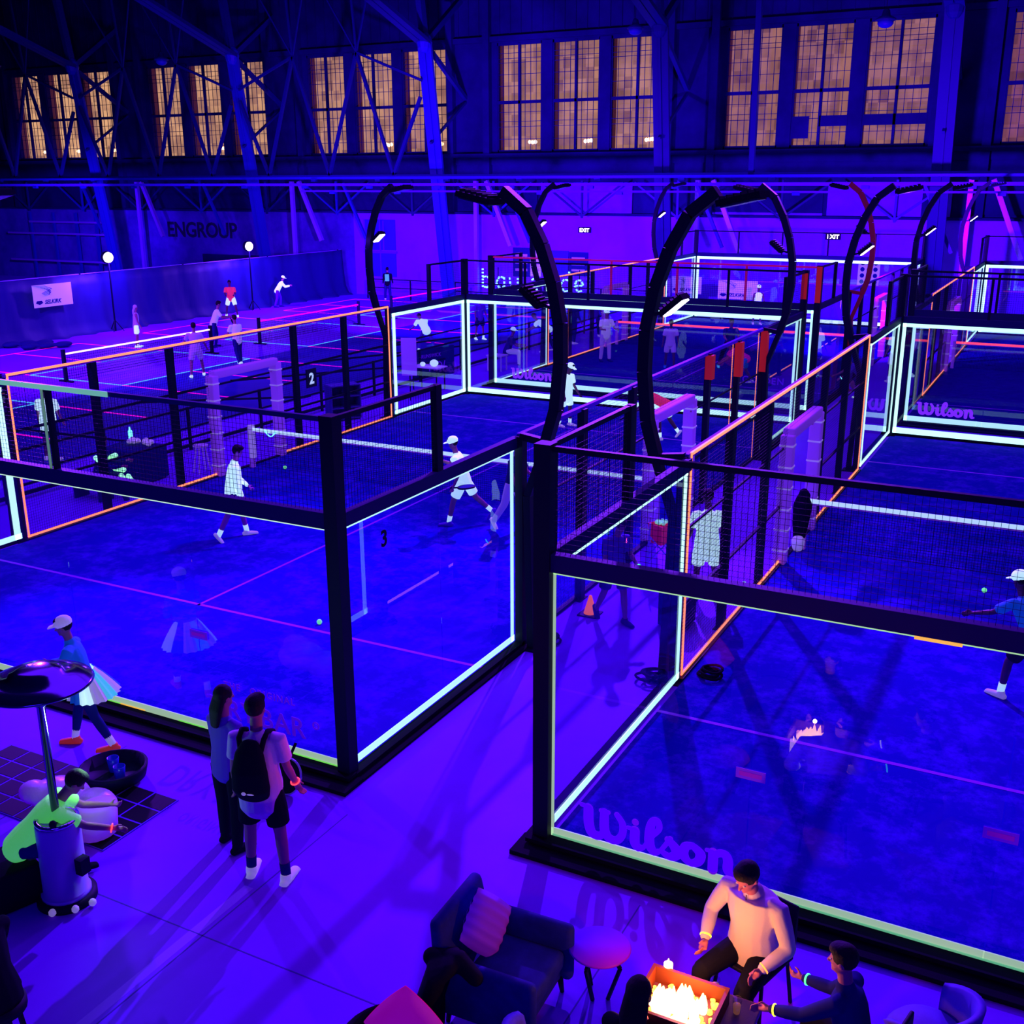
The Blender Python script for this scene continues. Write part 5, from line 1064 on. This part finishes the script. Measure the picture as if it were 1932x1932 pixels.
# pickleball
person('player in white tee bending forward at the pickleball baseline behind the left court glass', (-17.75,26.4,0), R(FA+30), 1.74, lean=48, legs=((20,14,20),(-14,14,10)), arms=((40,8,20,0),(40,8,20,0)), head=(30,0), vox=.02, top=('short',white_glow), bottom=('leggings',violet_cloth), shoe=white_glow, sock=white_glow)
person('player in white cap and violet shirt on the farther pickleball court', (-17.8,30.6,0), R(FC+30), 1.72, lean=3, vox=.022, top=('short',rail_v), bottom=('shorts',navy), shoe=white_glow, sock=white_glow, hat=white_glow)
person('long-haired woman in lavender top and white skirt at the far pickleball baseline', (-28.8,22.8,0), R(FR+20), 1.62, fem=True, lean=4, legs=((3,4,4),(-3,4,4)), vox=.022, top=('tank',lav), bottom=('shorts',white_glow), shoe=white_glow, hair=('long',lav))
person('player in red shirt and white shorts beside the curtain', (-32.3,32.2,0), R(FC+10), 1.80, lean=18, legs=((20,14,30),(-4,14,24)), arms=((30,8,50,20),(30,8,50,20)), vox=.022, top=('short',red_cloth), bottom=('shorts',white_glow), shoe=white_glow, sk=skin_dk)
p = person('player in white top and violet trousers crouching at the far end of the curtain', (-33.0,36.5,0), R(FR+10), 1.66, lean=32, legs=((20,6,24),(-4,6,14)), arms=((40,8,60,10),(40,8,60,10)), vox=.022, top=('long',white_glow), bottom=('pants',rail_v), shoe=navy, hat=white_glow)
p = person('player in grey tee and dark trousers beside the second pickleball net', (-26.1,24.2,0), R(FR+20), 1.80, lean=20, legs=((12,5,20),(-6,5,10)), arms=((30,8,60,20),(30,8,60,20)), vox=.02, top=('short',white_lav), bottom=('pants',navy), shoe=navy)
racket('dark paddle held by the grey-shirted pickleball player', p, 1, (.2,.5,-.8))
person('player in checked lavender shirt and shorts lunging near the middle pickleball court', (-21.9,18.7,0), R(FA+20), 1.80, lean=10, legs=((-14,10,10),(20,10,14)), arms=((30,24,30,0),(10,20,20,0)), vox=.02, top=('short',lav), bottom=('shorts',lav), shoe=white_glow)
person('player in pale tee and dark trousers behind the red-lit top rail', (-22.3,21.2,0), R(FA+50), 1.76, lean=8, legs=((-16,8,10),(16,8,12)), arms=((20,14,50,0),(20,14,50,0)), vox=.02, top=('short',white_lav), bottom=('pants',navy), shoe=white_glow)
person('spectator in big white tee seen through the upper left mesh', (-16.9,8.55,0), R(FA), 1.76, lean=3, vox=.018, top=('loose',white_glow), bottom=('shorts',navy), shoe=white_lav)
p = person('dark-clothed seated spectator with neon striped sleeves and legs at the left', (-13.35,6.75,0), R(FR+10), 1.70, lean=12, seat=.5, legs=((78,10,60),(70,10,50)), arms=((40,12,50,20),(30,10,60,20)), vox=.018, top=('long',navy), bottom=('pants',navy), shoe=black_soft)
for (a,b_,r_) in (((-.20,.0,.92),(-.22,.14,.80),.03),((-.20,.18,.80),(-.10,.34,.88),.028),((.2,.0,.92),(.22,.12,.80),.028),((-.13,.28,.60),(-.16,.46,.55),.03),((-.17,.52,.42),(-.18,.62,.22),.028),((.14,.44,.52),(.16,.56,.3),.028)):
    c = MB(); c.loft([a,b_],[r_*1.9,r_*1.9],8); c.build('neon_stripe', mat('mint neon tape',(.5,1,.6),.6,em=(.35,1.1,.45),es=1), p, True)
t = thing('bench', 'plain low bench under the neon-striped spectator', 'bench', (-13.45,6.7,0)); b = MB(); b.box(-.5,.3,-.2,.2,.34,.40); b.build('seat', navy, t)
for x in (-.45,.25): b = MB(); b.box(x,x+.05,-.18,.18,0,.34); b.build('leg', navy, t)
p = person('person in black hoodie with a cyan back print at the far end wall', (-29.9,42.0,0), R(FA), 1.72, lean=6, vox=.025, top=('long',black_soft), bottom=('pants',navy), shoe=white_lav)
b = MB(); b.box(-.11,.11,-.215,-.19,1.02,1.38); b.build('back_print', mat('cyan print',(.1,.6,1),.6,em=(.03,.35,.9),es=.9), p)
# the red light beside the courtside couple is an added fill without any fixture
